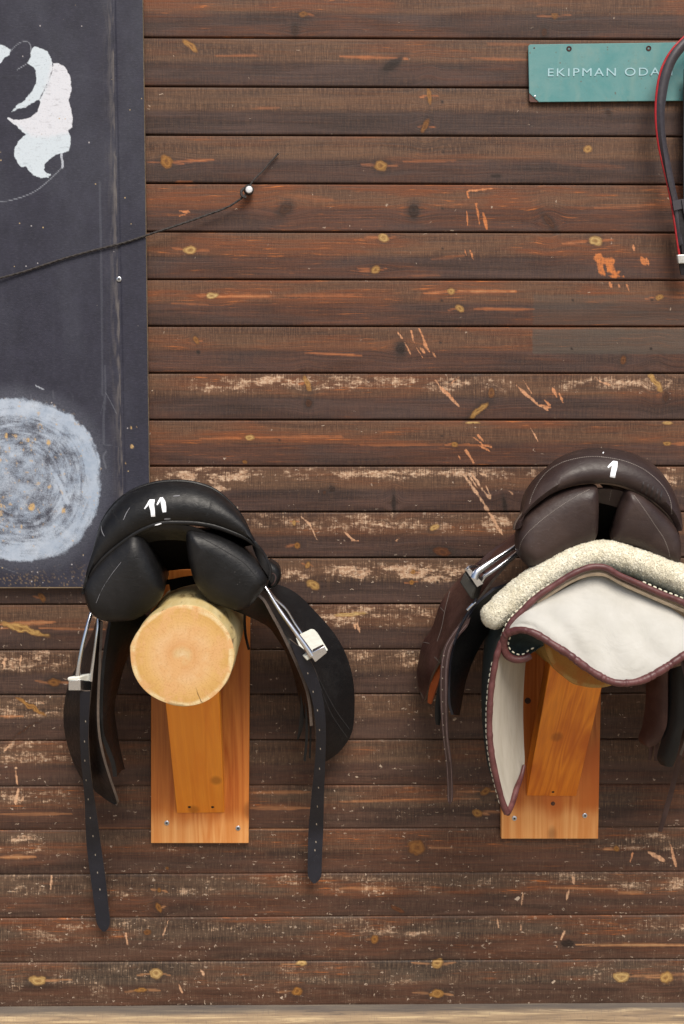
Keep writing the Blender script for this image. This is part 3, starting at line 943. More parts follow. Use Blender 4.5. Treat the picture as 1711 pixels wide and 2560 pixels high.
OUT1 = tr('J', (325, 165), (370, 148), (430, 170), (490, 200), (520, 255), (548, 318), (600, 318), (660, 345), (700, 400), (722, 450), (732, 520), (740, 590), (722, 650), (708, 710), (735, 780), (748, 850), (750, 930), (742, 985), (705, 1020),
          (730, 1080), (733, 1150), (715, 1230), (650, 1250), (575, 1265), (510, 1310), (470, 1360), (455, 1420), (490, 1460), (535, 1470), (500, 1505), (430, 1505), (350, 1480), (300, 1430), (270, 1385), (225, 1395), (180, 1350), (150, 1280), (152, 1210),
          (190, 1130), (265, 1055), (200, 1000), (150, 950), (75, 895), (80, 880), (150, 905), (250, 900), (330, 870), (385, 820), (412, 760), (412, 690), (340, 730), (260, 780), (200, 790), (120, 825), (180, 755), (260, 700), (330, 610), (370, 530), (378, 450), (365, 390), (330, 350), (288, 320), (315, 260))
OUT2 = tr('J', (-150, 130), (0, 128), (40, 135), (80, 165), (118, 180), (100, 240), (50, 265), (10, 320), (-60, 360), (-160, 330))
for o_ in (OUT1, OUT2):
    chalk = np.maximum(chalk, poly_sdf(bx, bz, bm_(o_)))
gapl, _ = seg_dist(bx, bz, bm_(tr('J', (545, 325), (545, 390), (500, 510), (430, 655), (415, 690))))
chalk = np.minimum(chalk, (gapl - 1.6) * 1.2 + 1.2)
chalk = chalk + w1 * 4.6
tone = np.zeros(bx.shape)                                          # bluish to warm white
tone = sst(poly_sdf(bx, bz, bm_(tr('J', (560, 300), (760, 320), (800, 1000), (560, 1080), (300, 1060), (60, 890), (420, 700)))) + w2 * 20, -8, 8)
line = np.zeros(bx.shape)
for pts, w, s_ in [(tr('J', (115, 195), (160, 145), (215, 108), (265, 97), (300, 110), (320, 150), (318, 210)), 2.2, .75), (tr('J', (178, 388), (235, 355), (285, 322)), 2.0, .9), (tr('J', (635, 1255), (640, 1310), (650, 1360), (645, 1395)), 5, 1),
                   (tr('J', (645, 1395), (560, 1480), (450, 1580), (350, 1650), (250, 1695), (150, 1725), (60, 1745), (-80, 1740)), 2.4, .8),
                   (tr('K', (352, 95), (430, 132)), 3.2, 1), (tr('K', (1035, 160), (1085, 250), (1145, 370)), 2.0, .55), (tr('K', (1035, 160), (1015, 260), (985, 380)), 2.0, .35), (tr('K', (1020, 672), (1150, 688)), 1.8, .45),
                   (tr('K', (1030, -100), (1035, 160), (1018, 400), (1020, 660)), 5, .33), (tr('L', (455, 830), (462, 1200), (468, 1800)), 5, .3), (tr('L', (240, 1300), (248, 1700)), 6, .12), (tr('K', (0, 1860), (60, 1890), (170, 1930)), 2.2, .5),
                   (tr('K', (770, 200), (800, 165), (860, 150), (920, 180), (945, 250)), 4, .14), (tr('K', (690, 160), (720, 210), (710, 270)), 4, .2), (tr('K', (522, 150), (525, 210)), 5, .3), (tr('K', (305, 185), (310, 225)), 4, .35), (tr('L', (0, 345), (330, 345), (530, 380)), 5, .16),
                   (tr('L', (320, 825), (400, 828)), 3, .2), (tr('L', (0, 1470), (30, 1478)), 3, .25), (tr('K', (1040, 740), (1015, 800), (1040, 900)), 5, .4), (tr('K', (1225, 40), (1220, 900)), 4, .14), (tr('L', (690, 0), (690, 10)), 3, .0)]:
    q = smooth(bm_(pts), 40) if len(pts) > 2 else bm_(pts)
    d, _ = seg_dist(bx, bz, [tuple(p) for p in q])
    line = np.maximum(line, s_ * sst(d + w1 * .8, w * .62 + .9, w * .62 - .9))
# the rubbed chalk disc
cc = bm_([(52, 1200)])[0]
dx, dz = bx - cc[0], bz - cc[1]
an = np.arctan2(dz, dx)
rad = np.hypot(dx, dz) * (1 + .018 * np.cos(4 * an + .6) + .012 * np.cos(2 * an - .7)) / (211 / 1000 * 1000 * abs(P(1, 1200, BD).x - P(0, 1200, BD).x) * 1000)
rnoi = fbm(an * 3 + rad * 3 + 20, rad * 46, 61, 3) - .5
sw = fbm(dx / 22 + 9, dz / 22 + 50, 63, 4)
disc = sst(rad + (w1 + w2) * .05, 1.02, .94)
cover = disc * (.76 + .34 * np.exp(-((rad - .88) / .12) ** 2) + .75 * rnoi * sst(rad, .15, .5) + .8 * (sw - .5) - .08 * np.exp(-((rad - .5) / .3) ** 2))
dmk, _ = seg_dist(bx, bz, bm_(tr('K', (545, 970), (610, 1100), (660, 1240))))
cover = np.maximum(cover, disc * sst(dmk + w1 * 3, 9, 4))
bot = disc * np.exp(-((rad - .9) / .1) ** 2) * (dz < -80)
cover = np.clip(np.maximum(cover, bot * .75), 0, 1.1)
haze = .15 * sst(rad, 1.2, .98) + .04 * sst(fbm(bx / 90, bz / 200, 71, 3), .5, .8)
chip = .75 * disc * sst(fbm(bx / 9, bz / 9, 65, 4) + .10 * np.exp(-((rad - .38) / .25) ** 2) + .25 * (fbm(bx / 60, bz / 60, 66, 2) - .5), .735, .84)
for u, v, r_ in [(122, 1107, 7), (70, 1100, 6), (80, 1268, 9), (16, 1090, 6), (160, 1276, 6), (329, 1070, 1.5), (330, 1115, 5), (343, 1068, 2), (314, 1158, 3)]:
    c_ = bm_([(u, v)])[0]
    chip = np.maximum(chip, sst(np.hypot(bx - c_[0], (bz - c_[1]) * .8) + w1 * 6, r_, r_ * .6))
low = sst((bz - z0b * 1000) + w2 * 30, 70, 0)
chip = np.maximum(chip, .35 * low * sst(fbm(bx / 4, bz / 3.4, 68, 2), .62, .82))
scuff = .8 * np.exp(-np.clip(-dseam - 7, 0, None) / 9) * (dseam < -5) * (.35 + .65 * fbm(bx / 8, bz / 20, 69, 3))
chipd = .12 + .5 * sst(bz, P(0, 900, BD).z * 1000, P(0, 1300, BD).z * 1000)
m = Mat('chalked_blackboard_paint')
ch, to, li, cv = m.attr('chalk')
hz, cp, sf, sm_ = m.attr('board')
n1 = m.noise(26, detail=5, rough=.7); n2 = m.noise(260, detail=3, rough=.75); n3 = m.noise((120, 1, 14), detail=3)
n4 = m.noise(420, detail=2, rough=.7)
c = m.mix(m.lin(n1, .3, .7, 0, 1), (.0165, .0165, .0285), (.0275, .0270, .045))
n5 = m.noise((90, 1, 330), detail=4, rough=.75)
c = m.mix(m.math('MULTIPLY', m.step(n5, .48, .70), .55), c, (.052, .050, .070))
c = m.mix(m.math('MULTIPLY', m.step(n5, .46, .32), .5), c, (.011, .011, .018))
c = m.mix(m.math('MULTIPLY', sf, m.step(n3, .4, .62)), c, (.20, .175, .155))
c = m.mix(m.math('MULTIPLY', hz, m.lin(n2, .35, .65, .4, 1)), c, (.34, .37, .44))
c = m.mix(m.math('MULTIPLY', m.math('MULTIPLY', m.math('POWER', li, 2.3), .85), m.lin(n4, .35, .6, .45, 1)), c, (.56, .60, .68))
# disc
cvm = m.step(m.math('MULTIPLY_ADD', n4, .7, m.math('MULTIPLY_ADD', n2, .6, cv)), .90, 1.75)
c = m.mix(m.math('MULTIPLY', cvm, .80), c, m.mix(m.lin(n1, .35, .65, 0, 1), (.38, .46, .58), (.54, .61, .71)))
# solid chalk figure
chm = m.step(m.math('MULTIPLY_ADD', m.math('SUBTRACT', n4, .5), 5.0, ch), -1.0, 1.4)
n6 = m.noise(300, detail=4, rough=.8)
n7 = m.noise((40, 1, 130), detail=4, rough=.7)
grains = m.math('MAXIMUM', m.math('MULTIPLY', m.step(n6, .57, .70), .5), m.math('MULTIPLY', m.step(n7, .54, .72), .35))
cc_ = m.mix(to, (.55, .62, .68), (.62, .635, .69))
cc_ = m.mix(m.math('MULTIPLY', m.step(n2, .5, .75), .35), cc_, (.45, .52, .62))
c = m.mix(m.math('MULTIPLY', chm, m.math('SUBTRACT', 1, grains)), c, cc_)
c = m.mix(m.math('MULTIPLY', cp, m.step(n2, .35, .5)), c, (.55, .36, .15))
vo = m.voronoi((70, 1, 70))
rc = m.node('ShaderNodeSeparateColor'); m.L.new(vo.outputs['Color'], rc.inputs[0])
spk = m.math('MULTIPLY', m.step(m.math('MULTIPLY_ADD', n2, .2, vo.outputs['Distance']), .27, .17), m.math('LESS_THAN', rc.outputs[0], m.math('MULTIPLY', sm_, .4)))
c = m.mix(m.math('MULTIPLY', spk, .85), c, m.mix(rc.outputs[1], (.50, .36, .17), (.42, .40, .42)))
M_chalk = m.done(c, .62, m.bump(m.math('MULTIPLY_ADD', n2, .6, n5), .2, .0012), .35)
board = thing('chalkboard', (P(150, 1467, BD).x, 0, z0b), 'tall dark chalkboard with white chalk curls and a rubbed white chalk disc', 'chalkboard')
L0 = world_loc(board)
g = grid_mesh('writing_surface', XB - L0.x, YB - L0.y, ZB - L0.z, dict(chalk=(chalk, tone, line, cover), board=(np.clip(haze, 0, .4), chip, scuff, chipd)), M_chalk, board, flip=True)
# the plywood the paint is on
M_ply = pine('plywood_edge', (.17, .12, .08), (.40, .30, .18), None, 4.2, 'x', .6)
e = MB()
xa = xl_in - .55
top = zb[-1]
e.hull([(xa, -.008, z0b), (XR[0], -.008, z0b), (XR[-1], -.008, top), (xa, -.008, top)], [(xa, -BD + .0028, z0b), (XR[0], -BD + .0028, z0b), (XR[-1], -BD + .0028, top), (xa, -BD + .0028, top)])
# bare lip along the bottom and right edge
e.hull([(xa, -.010, z0b - .0035), (XR[0] + .0015, -.010, z0b - .0035), (XR[0] + .0015, -.010, z0b - .0002), (xa, -.010, z0b - .0002)],
       [(xa, -BD + .001, z0b - .003), (XR[0] + .0015, -BD + .001, z0b - .003), (XR[0] + .0015, -BD + .001, z0b - .0002), (xa, -BD + .001, z0b - .0002)])
obj('plywood_backing', e, M_ply, board, smooth_shade=False)

def screw(parent, u, v, d, r=.0048, mat=None, name='screw'):
    c = P(u, v, d)
    b = MB()
    b.lathe(c + Vector((0, .004, 0)), (0, -1, 0), [(r * .5, 0), (r, .0035), (r, .0048), (r * .8, .0056), (r * .45, .0057), (r * .38, .0044)], 18)
    for a in (.4, .4 + math.pi / 2):
        ca, sa = math.cos(a) * r * .52, math.sin(a) * r * .52
        p1, p2 = c + Vector((ca, -.00175, sa)), c - Vector((ca, .00175, sa))
        p2.y = p1.y
        b.tube([p1, p2], .0006, n=2, k=6, mi=1)
    return obj(name, b, [mat or M_screw, M_hole], parent)

screw(board, 298, 698, BD + .0012, .0062)
# ------------------------------------------------------------------ cord on its nail
nailc = P(624, 479, .004)
nail = thing('nail', nailc, 'small bright nail head holding the dark cord against the planks', 'nail')
b = MB()
b.lathe(Vector((nailc.x, 0, nailc.z)), (0, -1, 0), [(.0022, 0), (.0022, .026), (.0078, .027), (.0088, .0285), (.0074, .0305), (.003, .0312)], 20)
obj('nail_head', b, plain('galvanised_nail', (.75, .76, .78), .4, .35), nail)
b = MB()
cp = tr('L', (-160, 1310, .045), (0, 1268, .034), (110, 1238, .031), (200, 1208, .031), (300, 1176, .031), (400, 1148, .031), (480, 1128, .031), (560, 1108, .031), (630, 1086, .031), (700, 1062, .030), (770, 1040, .026), (850, 1013, .023), (900, 996, .022), (950, 978, .021), (1000, 960, .020), (1050, 938, .020), (1090, 912, .020), (1120, 888, .020))
cps = arr(P3(cp))
rs = random.Random(3)
b.tube([tuple(p) for p in cps], .0024, n=130, k=8)
# the second strand twisted round it
q = smooth([tuple(p) for p in cps], 260)
for ph in (0, math.pi):
    tw = [(p[0], p[1] + .0016 * math.cos(i * .55 + ph), p[2] + .0016 * math.sin(i * .55 + ph)) for i, p in enumerate(q)]
    b.tube(tw, .0015, n=260, k=5)
for k, (r_, dd) in enumerate([(.0085, .014), (.0095, .018), (.0088, .022)]):
    b.tube([(nailc.x + r_ * math.cos(a) - .001, -dd + .002 * math.sin(a * 2), nailc.z + r_ * math.sin(a) + .001 * k) for a in np.linspace(0, 2 * math.pi, 12, endpoint=False)], .0030, n=36, k=6, closed=True)
b.tube([tuple(P(*p)) for p in [(612, 470, .02), (604, 478, .024), (606, 490, .026), (616, 494, .024)]], .0034, n=20, k=6)
tail = tr('L', (1132, 880, .018), (1145, 838, .016), (1175, 802, .013), (1200, 778, .012), (1230, 742, .011), (1262, 708, .010), (1270, 699, .012))
b.tube([tuple(p) for p in P3(tail)], [.0026, .0022, .0018, .0022], n=50, k=7)
cord = obj('cord', b, plain('dark_twine', (.040, .034, .032), .85, var=.5, scale=240))
tag(cord, 'thin dark cord running up across the chalkboard to a nail', 'cord')

# ------------------------------------------------------------------ the green sign
SD = .013
sx0, sx1 = P(1321, 180, SD).x, P(1729, 180, SD).x
szt, szb = P(1450, 108, SD).z, P(1450, 254, SD).z
tl, bl, tr_, br = P(1321, 110, SD), P(1324, 255, SD), P(1730, 104.5, SD), P(1730, 252.5, SD)
sign = thing('door_sign', (bl + br) / 2 + Vector((0, SD, 0)), 'weathered green metal sign with raised pale capital letters', 'sign')
m = Mat('weathered_green_enamel')
n1 = m.noise(13, detail=6, rough=.65, dist=.6); n2 = m.noise(120, detail=4, rough=.7); n3 = m.noise((30, 1, 5), detail=3)
c = m.mix(m.lin(n1, .35, .65, 0, 1), (.072, .235, .240), (.125, .275, .275))
c = m.mix(m.math('MULTIPLY', m.step(n3, .5, .8), .5), c, (.17, .285, .26))
c = m.mix(m.math('MULTIPLY', m.step(n2, .56, .75), .5), c, (.10, .17, .15))
c = m.mix(m.math('MULTIPLY', m.step(m.noise(7, detail=5, rough=.7), .5, .66), .45), c, (.20, .29, .26))
sp_ = m.voronoi(95)
rc = m.node('ShaderNodeSeparateColor'); m.L.new(sp_.outputs['Color'], rc.inputs[0])
c = m.mix(m.math('MULTIPLY', m.math('MULTIPLY', m.step(sp_.outputs['Distance'], .25, .12), m.math('LESS_THAN', rc.outputs[0], .12)), .7), c, (.10, .09, .07))
M_sign = m.done(c, m.lin(n1, .3, .7, .45, .62), m.bump(n2, .12, .001), .4)
M_signedge = plain('worn_sign_edge', (.34, .42, .38), .6)
M_rust = plain('rusty_corner', (.085, .040, .032), .8, var=.4)
b = MB()
def lerp(a, c_, t):
    return a + (c_ - a) * t
cut1 = lerp(bl, tl, .155); cut2 = lerp(bl, br, .058)
rr_ = .006
outl = [cut1, lerp(tl, bl, .04), tl + Vector((.004, 0, -.0008)), tr_ - Vector((.004, 0, 0.0008)), lerp(tr_, br, .04), lerp(br, tr_, .04), br - Vector((.004, 0, -.0008)), cut2]
b.hull([p.copy() for p in outl], [p + Vector((0, .004, 0)) for p in outl], 0)
obj('sign_plate', b, M_sign, sign, smooth_shade=False, bevel=.0009)
b = MB()
cq = [cut1 + Vector((0, .0012, 0)), cut2 + Vector((0, .0012, 0)), bl + Vector((.003, .0012, .0004)), bl + Vector((.0002, .0012, .004))]
b.hull(cq, [p + Vector((0, .003, 0)) for p in cq])
obj('rusted_corner', b, M_rust, sign, smooth_shade=False)
for u, v in ((1423, 122), (1622, 121)):
    c_ = P(u, v, SD)
    b = MB()
    b.lathe(c_ + Vector((0, .001, 0)), (0, -1, 0), [(.0068, 0), (.0066, .0016), (.0052, .0022), (.0046, .0012), (.001, .0009)], 18)
    obj('screw', b, plain('rusty_screw', (.045, .016, .014), .75, var=.5), sign)
b = MB()
c_ = P(1338, 241, SD)
b.lathe(c_ + Vector((0, .001, 0)), (0, -1, 0), [(.0028, 0), (.0028, .0016), (.0016, .0026)], 12)
obj('rivet', b, M_screw, sign)
b = MB()
c_ = P(1336, 120, SD)
b.lathe(c_ + Vector((0, .001, 0)), (0, -1, 0), [(.0020, 0), (.0020, .0014), (.001, .002)], 10)
obj('rivet', b, M_rust, sign)
fc = bpy.data.curves.new('letters', 'FONT')
fc.body = 'EKIPMAN ODASI'
fc.size = 1; fc.space_character = 1.22; fc.extrude = .035; fc.bevel_depth = .008; fc.offset = -.008
fo = bpy.data.objects.new('letters', fc); COL.objects.link(fo)
bpy.context.view_layer.update()
dg = bpy.context.evaluated_depsgraph_get()
tm = bpy.data.meshes.new_from_object(fo.evaluated_get(dg))
bpy.data.objects.remove(fo)
cov = np.array([v.co[:] for v in tm.vertices])
x0, x1, y0, y1 = cov[:, 0].min(), cov[:, 0].max(), cov[:, 1].min(), cov[:, 1].max()
A, B_ = P(1370, 191.5, SD), P(1681, 189, SD)
hgt_ = (P(1450, 171, SD).z - P(1450, 191, SD).z)
b = MB()
vs = []
for v in tm.vertices:
    t = (v.co.x - x0) / (x1 - x0)
    vs.append(Vector((A.x + (B_.x - A.x) * t, -SD - .0004 - v.co.z * .02, A.z + (B_.z - A.z) * t + (v.co.y - y0) / (y1 - y0) * hgt_)))
M_let = plain('pale_raised_lettering', (.34, .53, .58), .5, var=.06)
gapx = A.x + (B_.x - A.x) * .575
for side_ in (0, 1):
    b = MB()
    b.add(vs, [tuple(p.vertices) for p in tm.polygons if (sum(vs[i].x for i in p.vertices) / len(p.vertices) > gapx) == bool(side_)])
    keep = sorted({i for f in b.f for i in f}); re_ = {o_: k for k, o_ in enumerate(keep)}
    b.v = [b.v[i] for i in keep]; b.f = [tuple(re_[i] for i in f) for f in b.f]
    obj('lettering', b, M_let, sign, smooth_shade=False)
bpy.data.meshes.remove(tm)

# ------------------------------------------------------------------ halter hanging at the right edge
hl = thing('halter', P(1712, 640, .03), 'dark grey padded halter strap with red piping hanging beside the sign', 'halter')
M_web = plain('grey_padded_leather', (.040, .034, .040), .42, var=.25, scale=90)
M_red = plain('red_piping', (.38, .014, .018), .45, var=.15)
M_hdark = leather('dark_halter_leather', (.010, .007, .008), (.02, .015, .017), .5)
oe = tr('I', (2000, -60, .045), (1800, -70, .055), (1650, -20, .06), (1530, 72, .06), (1420, 182, .06), (1340, 302, .06), (1285, 450, .06), (1255, 650, .06), (1252, 850, .06), (1272, 1050, .058), (1312, 1250, .055), (1362, 1450, .052), (1402, 1650, .05), (1440, 1900, .05), (1470, 2110, .05))
ie = tr('I', (2000, 70, .045), (1800, 65, .055), (1650, 100, .06), (1540, 185, .06), (1440, 315, .06), (1380, 480, .06), (1345, 680, .06), (1332, 850, .06), (1352, 1080, .058), (1402, 1330, .055), (1446, 1550, .052), (1480, 1700, .05), (1515, 1900, .05), (1540, 2110, .05))
oe = [(u + 5, v, d) for u, v, d in oe]
mid = [((a[0] + c_[0]) / 2, (a[1] + c_[1]) / 2, a[2] + .007) for a, c_ in zip(oe, ie)]
b = MB()
b.loft([P3(oe), P3(mid), P3(ie)], 70, .009, m=7)
obj('padded_strap', b, M_web, hl)
b = MB()
b.tube([tuple(P(u - 1.6, v, d + .004)) for u, v, d in oe], .0028, n=120, k=8)
obj('piping', b, M_red, hl)
b = MB()                                                            # the keeper with its folded strap
k1 = tr('I', (1418, 1612, .062), (1530, 1590, .062), (1640, 1585, .062))
k2 = tr('I', (1432, 1700, .062), (1530, 1680, .062), (1640, 1675, .062))
b.loft([P3(k1), P3(k2)], 12, .006, m=4)
b.loft([P3(tr('I', (1505, 1600, .066), (1520, 1700, .066), (1535, 1780, .064))), P3(tr('I', (1600, 1600, .066), (1612, 1700, .066), (1620, 1780, .064)))], 10, .005, m=4)
obj('keeper', b, M_web, hl)
b = MB()
b.loft([P3(tr('I', (1470, 1690, .058), (1490, 1900, .058), (1508, 2110, .055))), P3(tr('I', (1600, 1690, .058), (1610, 1900, .058), (1620, 2110, .055)))], 16, .006, m=5)
b.loft([P3(tr('I', (1480, 2185, .052), (1490, 2250, .05), (1500, 2300, .048))), P3(tr('I', (1640, 2185, .052), (1640, 2250, .05), (1640, 2300, .048)))], 10, .006, m=5)
b.loft([P3(tr('I', (1528, 380, .040), (1520, 800, .040), (1516, 1200, .040), (1520, 1600, .040))), P3(tr('I', (1700, 380, .040), (1690, 800, .040), (1680, 1200, .040), (1680, 1600, .040)))], 20, .006, m=6)
obj('cheek_strap', b, M_hdark, hl)
b = MB()
b.loft([P3(tr('I', (1458, 2112, .06), (1470, 2195, .058))), P3(tr('I', (1640, 2100, .06), (1640, 2185, .058)))], 8, .012, m=8)
obj('end_fitting', b, plain('dull_nickel', (.62, .62, .60), .35, .55), hl, bevel=.002)
# ------------------------------------------------------------------ saddle racks: a board, a brace and a log
M_boardA = pine('oiled_pine_board', (.40, .095, .009), (.66, .235, .042), (.55, .155, .018), .0, paler=.055)
M_strutA = pine('varnished_pine_brace', (.76, .225, .011), (.90, .335, .028), (.80, .235, .013), 3.1, tilt=-41)
M_boardB = pine('oiled_pine_board_streaked', (.40, .095, .009), (.66, .235, .042), (.52, .125, .013), 7.3, paler=.075)
M_strutB = pine('varnished_pine_brace_grained', (.62, .160, .008), (.90, .315, .022), (.50, .105, .006), 5.6, tilt=-41)


def log_material(name, warm, shade_tint=None):
    m = Mat(name)
    xyz = m.node('ShaderNodeSeparateXYZ'); m.L.new(m.obj(), xyz.inputs[0])
    wob = m.noise(14, detail=3)
    rr_ = m.math('SQRT', m.math('ADD', m.math('MULTIPLY', xyz.outputs[0], xyz.outputs[0]), m.math('MULTIPLY', xyz.outputs[2], xyz.outputs[2])))
    rr_ = m.math('MULTIPLY_ADD', m.math('SUBTRACT', wob, .5), .022, rr_)
    rings = m.math('SINE', m.math('MULTIPLY_ADD', m.noise(30, detail=2), 2.2, m.math('MULTIPLY', rr_, 950)))
    patch = m.noise(22, detail=5, rough=.65)
    fine = m.noise(330, detail=3, rough=.7)
    streaks = m.noise((200, 1, 45), detail=3)
    base = m.ramp(m.math('DIVIDE', rr_, .112), (0, (.66, .50, .30)), (.12, (.60, .41, .20)), (.22, (.60, .32, .13)), (.45, (.67, .43, .22)), (.70, (.63, .38, .14)), (.88, (.56, .33, .10)), (.935, (.72, .58, .33)), (1.0, (.62, .46, .22)))
    c = m.mix(m.step(patch, .44, .62), base, warm)
    ang = m.math('ARCTAN2', xyz.outputs[0], xyz.outputs[2])
    pv = m.node('ShaderNodeCombineXYZ'); m.put(pv.inputs[0], m.math('MULTIPLY', ang, 16)); m.put(pv.inputs[1], m.math('MULTIPLY', rr_, 26))
    radial = m.noise(1, pv.outputs[0], detail=5, rough=.7)
    c = m.mix(m.math('MULTIPLY', m.step(radial, .50, .72), m.lin(rr_, .02, .10, .12, .6)), c, (.47, .235, .07))
    c = m.mix(m.lin(rings, -1, 1, 0, .08), c, (.50, .27, .09))
    c = m.mix(m.math('MULTIPLY', m.step(fine, .50, .72), .5), c, (.44, .21, .07))
    c = m.mix(m.math('MULTIPLY', m.step(streaks, .56, .74), .12), c, (.50, .25, .07))
    # a drying crack towards the rim, low and to the right
    cx = m.math('SUBTRACT', xyz.outputs[0], m.math('MULTIPLY_ADD', xyz.outputs[2], -.42, -.002))
    cx = m.math('MULTIPLY_ADD', m.math('SUBTRACT', m.noise(90, detail=3), .5), .008, cx)
    crack = m.math('MULTIPLY', m.step(m.math('ABSOLUTE', cx), .0016, .0004), m.step(xyz.outputs[2], -.062, -.085))
    c = m.mix(m.math('MULTIPLY', crack, .8), c, (.09, .04, .012))
    # the peeled side of the log
    side_n = m.noise((30, 3, 30), detail=5, rough=.7)
    side = m.mix(m.lin(side_n, .3, .7, 0, 1), (.50, .36, .13), (.68, .56, .30))
    bark = m.noise((38, 8, 38), detail=4, dist=1.0)
    side = m.mix(m.math('MULTIPLY', m.step(bark, .56, .70), .85), side, (.17, .10, .045))
    isend = m.step(m.math('MULTIPLY', xyz.outputs[1], -1), -.006, -.001)
    c = m.mix(isend, side, c)
    if shade_tint:
        c = m.mix(1.0, c, shade_tint, 'MULTIPLY')  # darkens the log's own colour to stand for shade under the blanket
    return m.done(c, .62, m.bump(m.math('MULTIPLY_ADD', rings, .12, m.math('MULTIPLY_ADD', fine, .5, patch)), .25, .0012), .3)


def make_rack(label, LD, board_px, strut_px, log_c, M_b, M_s, warm, screws, seed, brace_nails, shade_tint=None):
    q = [P(u, v, .022) for u, v in board_px]
    zlow = min(p.z for p in q)
    t = thing('saddle_rack', ((q[0].x + q[1].x) / 2, 0, zlow), label, 'saddle rack', 'saddle racks on the wall')
    b = MB()
    b.hull([p.copy() for p in q], [Vector((p.x, -.004, p.z)) for p in q])
    obj('back_board', b, M_b, t, smooth_shade=False, bevel=.0014)
    b = MB()
    s_ = [P(*p) for p in strut_px]                                 # bottom left, bottom right, top right, top left
    s_[2] = s_[1] + (s_[2] - s_[1]) * 1.12; s_[3] = s_[0] + (s_[3] - s_[0]) * 1.12
    up = Vector((0, 0, .085))
    b.hull([p.copy() for p in s_], [s_[0] + up + Vector((0, -.0005, 0)), s_[1] + up + Vector((0, -.0005, 0)), s_[2] + up, s_[3] + up])
    br = obj('brace', b, M_s, t, smooth_shade=False, bevel=.002)
    for u, v, d in brace_nails:
        n = MB()
        c = P(u, v, d)
        nn = (s_[1] - s_[0]).cross(s_[3] - s_[0]).normalized()
        if nn.y > 0:
            nn = -nn
        # onto the sloping face
        k = (s_[0] - CAM).dot(nn) / (c - CAM).dot(nn)
        n.lathe(CAM + (c - CAM) * k - nn * .0005, nn, [(.0040, 0), (.0036, .0009), (.001, .0006)], 12)
        obj('nail_hole', n, M_hole, br)
    # the log
    c0 = P(log_c[0], log_c[1], LD)
    K, RI = 96, 16
    b = MB()
    rs_ = np.random.RandomState(seed)
    an = np.linspace(0, 2 * math.pi, K, endpoint=False)
    rad = .1105 * (1 + .012 * np.cos(2 * an + rs_.rand() * 6) + .010 * np.cos(3 * an + rs_.rand() * 6) + .006 * np.cos(5 * an + rs_.rand() * 6))
    rad *= 1 - .02 * np.exp(-((an - 2.6) / .25) ** 2) + .018 * np.exp(-((an - 2.95) / .10) ** 2)
    rows = []
    for k in range(1, RI + 1):
        rows.append([(rad[j] * k / RI * math.cos(an[j]), -.0016 * (1 - (k / RI) ** 2) if k < RI else .0008, rad[j] * k / RI * math.sin(an[j])) for j in range(K)])
    rows[-1] = [(x * .987, y - .0005, z * .987) for x, y, z in rows[-1]]
    for yy in np.concatenate([[.0035], np.linspace(.02, LD - .02, 22)]):
        g = 1 + .05 * yy
        rows.append([((rad[j] * g + .0035 * (vnoise(np.array([an[j] * 4 + 30]), np.array([yy * 22 + 5]), seed)[0] - .5)) * math.cos(an[j]), yy,
                      (rad[j] * g + .0035 * (vnoise(np.array([an[j] * 4 + 70]), np.array([yy * 22 + 9]), seed)[0] - .5)) * math.sin(an[j])) for j in range(K)])
    vs = [(0, -.0018, 0)] + [p for r_ in rows for p in r_]
    fs = [(0, 1 + j, 1 + (j + 1) % K) for j in range(K)]
    for i in range(len(rows) - 1):
        for j in range(K):
            fs.append((1 + i * K + j, 1 + (i + 1) * K + j, 1 + (i + 1) * K + (j + 1) % K, 1 + i * K + (j + 1) % K))
    b.add([Vector(p) + c0 for p in vs], fs)
    obj('log', b, log_material('peeled_log', warm, shade_tint), t, origin=c0, angle=50)
    for u, v in screws:
        screw(t, u, v, .0228, .0062)
    return t


rackA = make_rack('pine saddle rack with a bare log end, holding the black saddle', .46, [(378, 1424), (627, 1424), (622, 2108), (378, 2108)],
                  [(442.7, 2033, .0235), (562, 2032, .0235), (549, 1740, .31), (415, 1763, .31)], (457, 1640), M_boardA, M_strutA, (.64, .37, .16), [(417.5, 2057.5), (595.5, 2070.5)], 4, [(474, 2018, .04), (532, 2018, .04)])
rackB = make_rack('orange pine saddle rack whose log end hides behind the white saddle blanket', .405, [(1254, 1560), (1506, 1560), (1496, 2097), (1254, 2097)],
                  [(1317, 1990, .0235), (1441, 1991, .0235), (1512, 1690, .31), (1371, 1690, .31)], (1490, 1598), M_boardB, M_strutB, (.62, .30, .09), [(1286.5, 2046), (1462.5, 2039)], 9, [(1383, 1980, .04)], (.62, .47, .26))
M_dk = plain('dark_wood_knot', (.07, .026, .010), .7, var=.5)
b = MB()
c_ = P(1383, 2009, .0222)
b.lathe(c_ + Vector((0, .0005, 0)), (0, -1, 0), [(.0058, 0), (.0050, .0012), (.002, .0008)], 14)
obj('dark_knot', b, M_dk, rackB)
b = MB()
c_ = P(1320, 1752, .0222)
b.lathe(c_ + Vector((0, .0005, 0)), (0, -1, 0), [(.0085, 0), (.0075, .0008), (.003, .0006)], 14)
obj('dark_knot', b, M_dk, rackB)
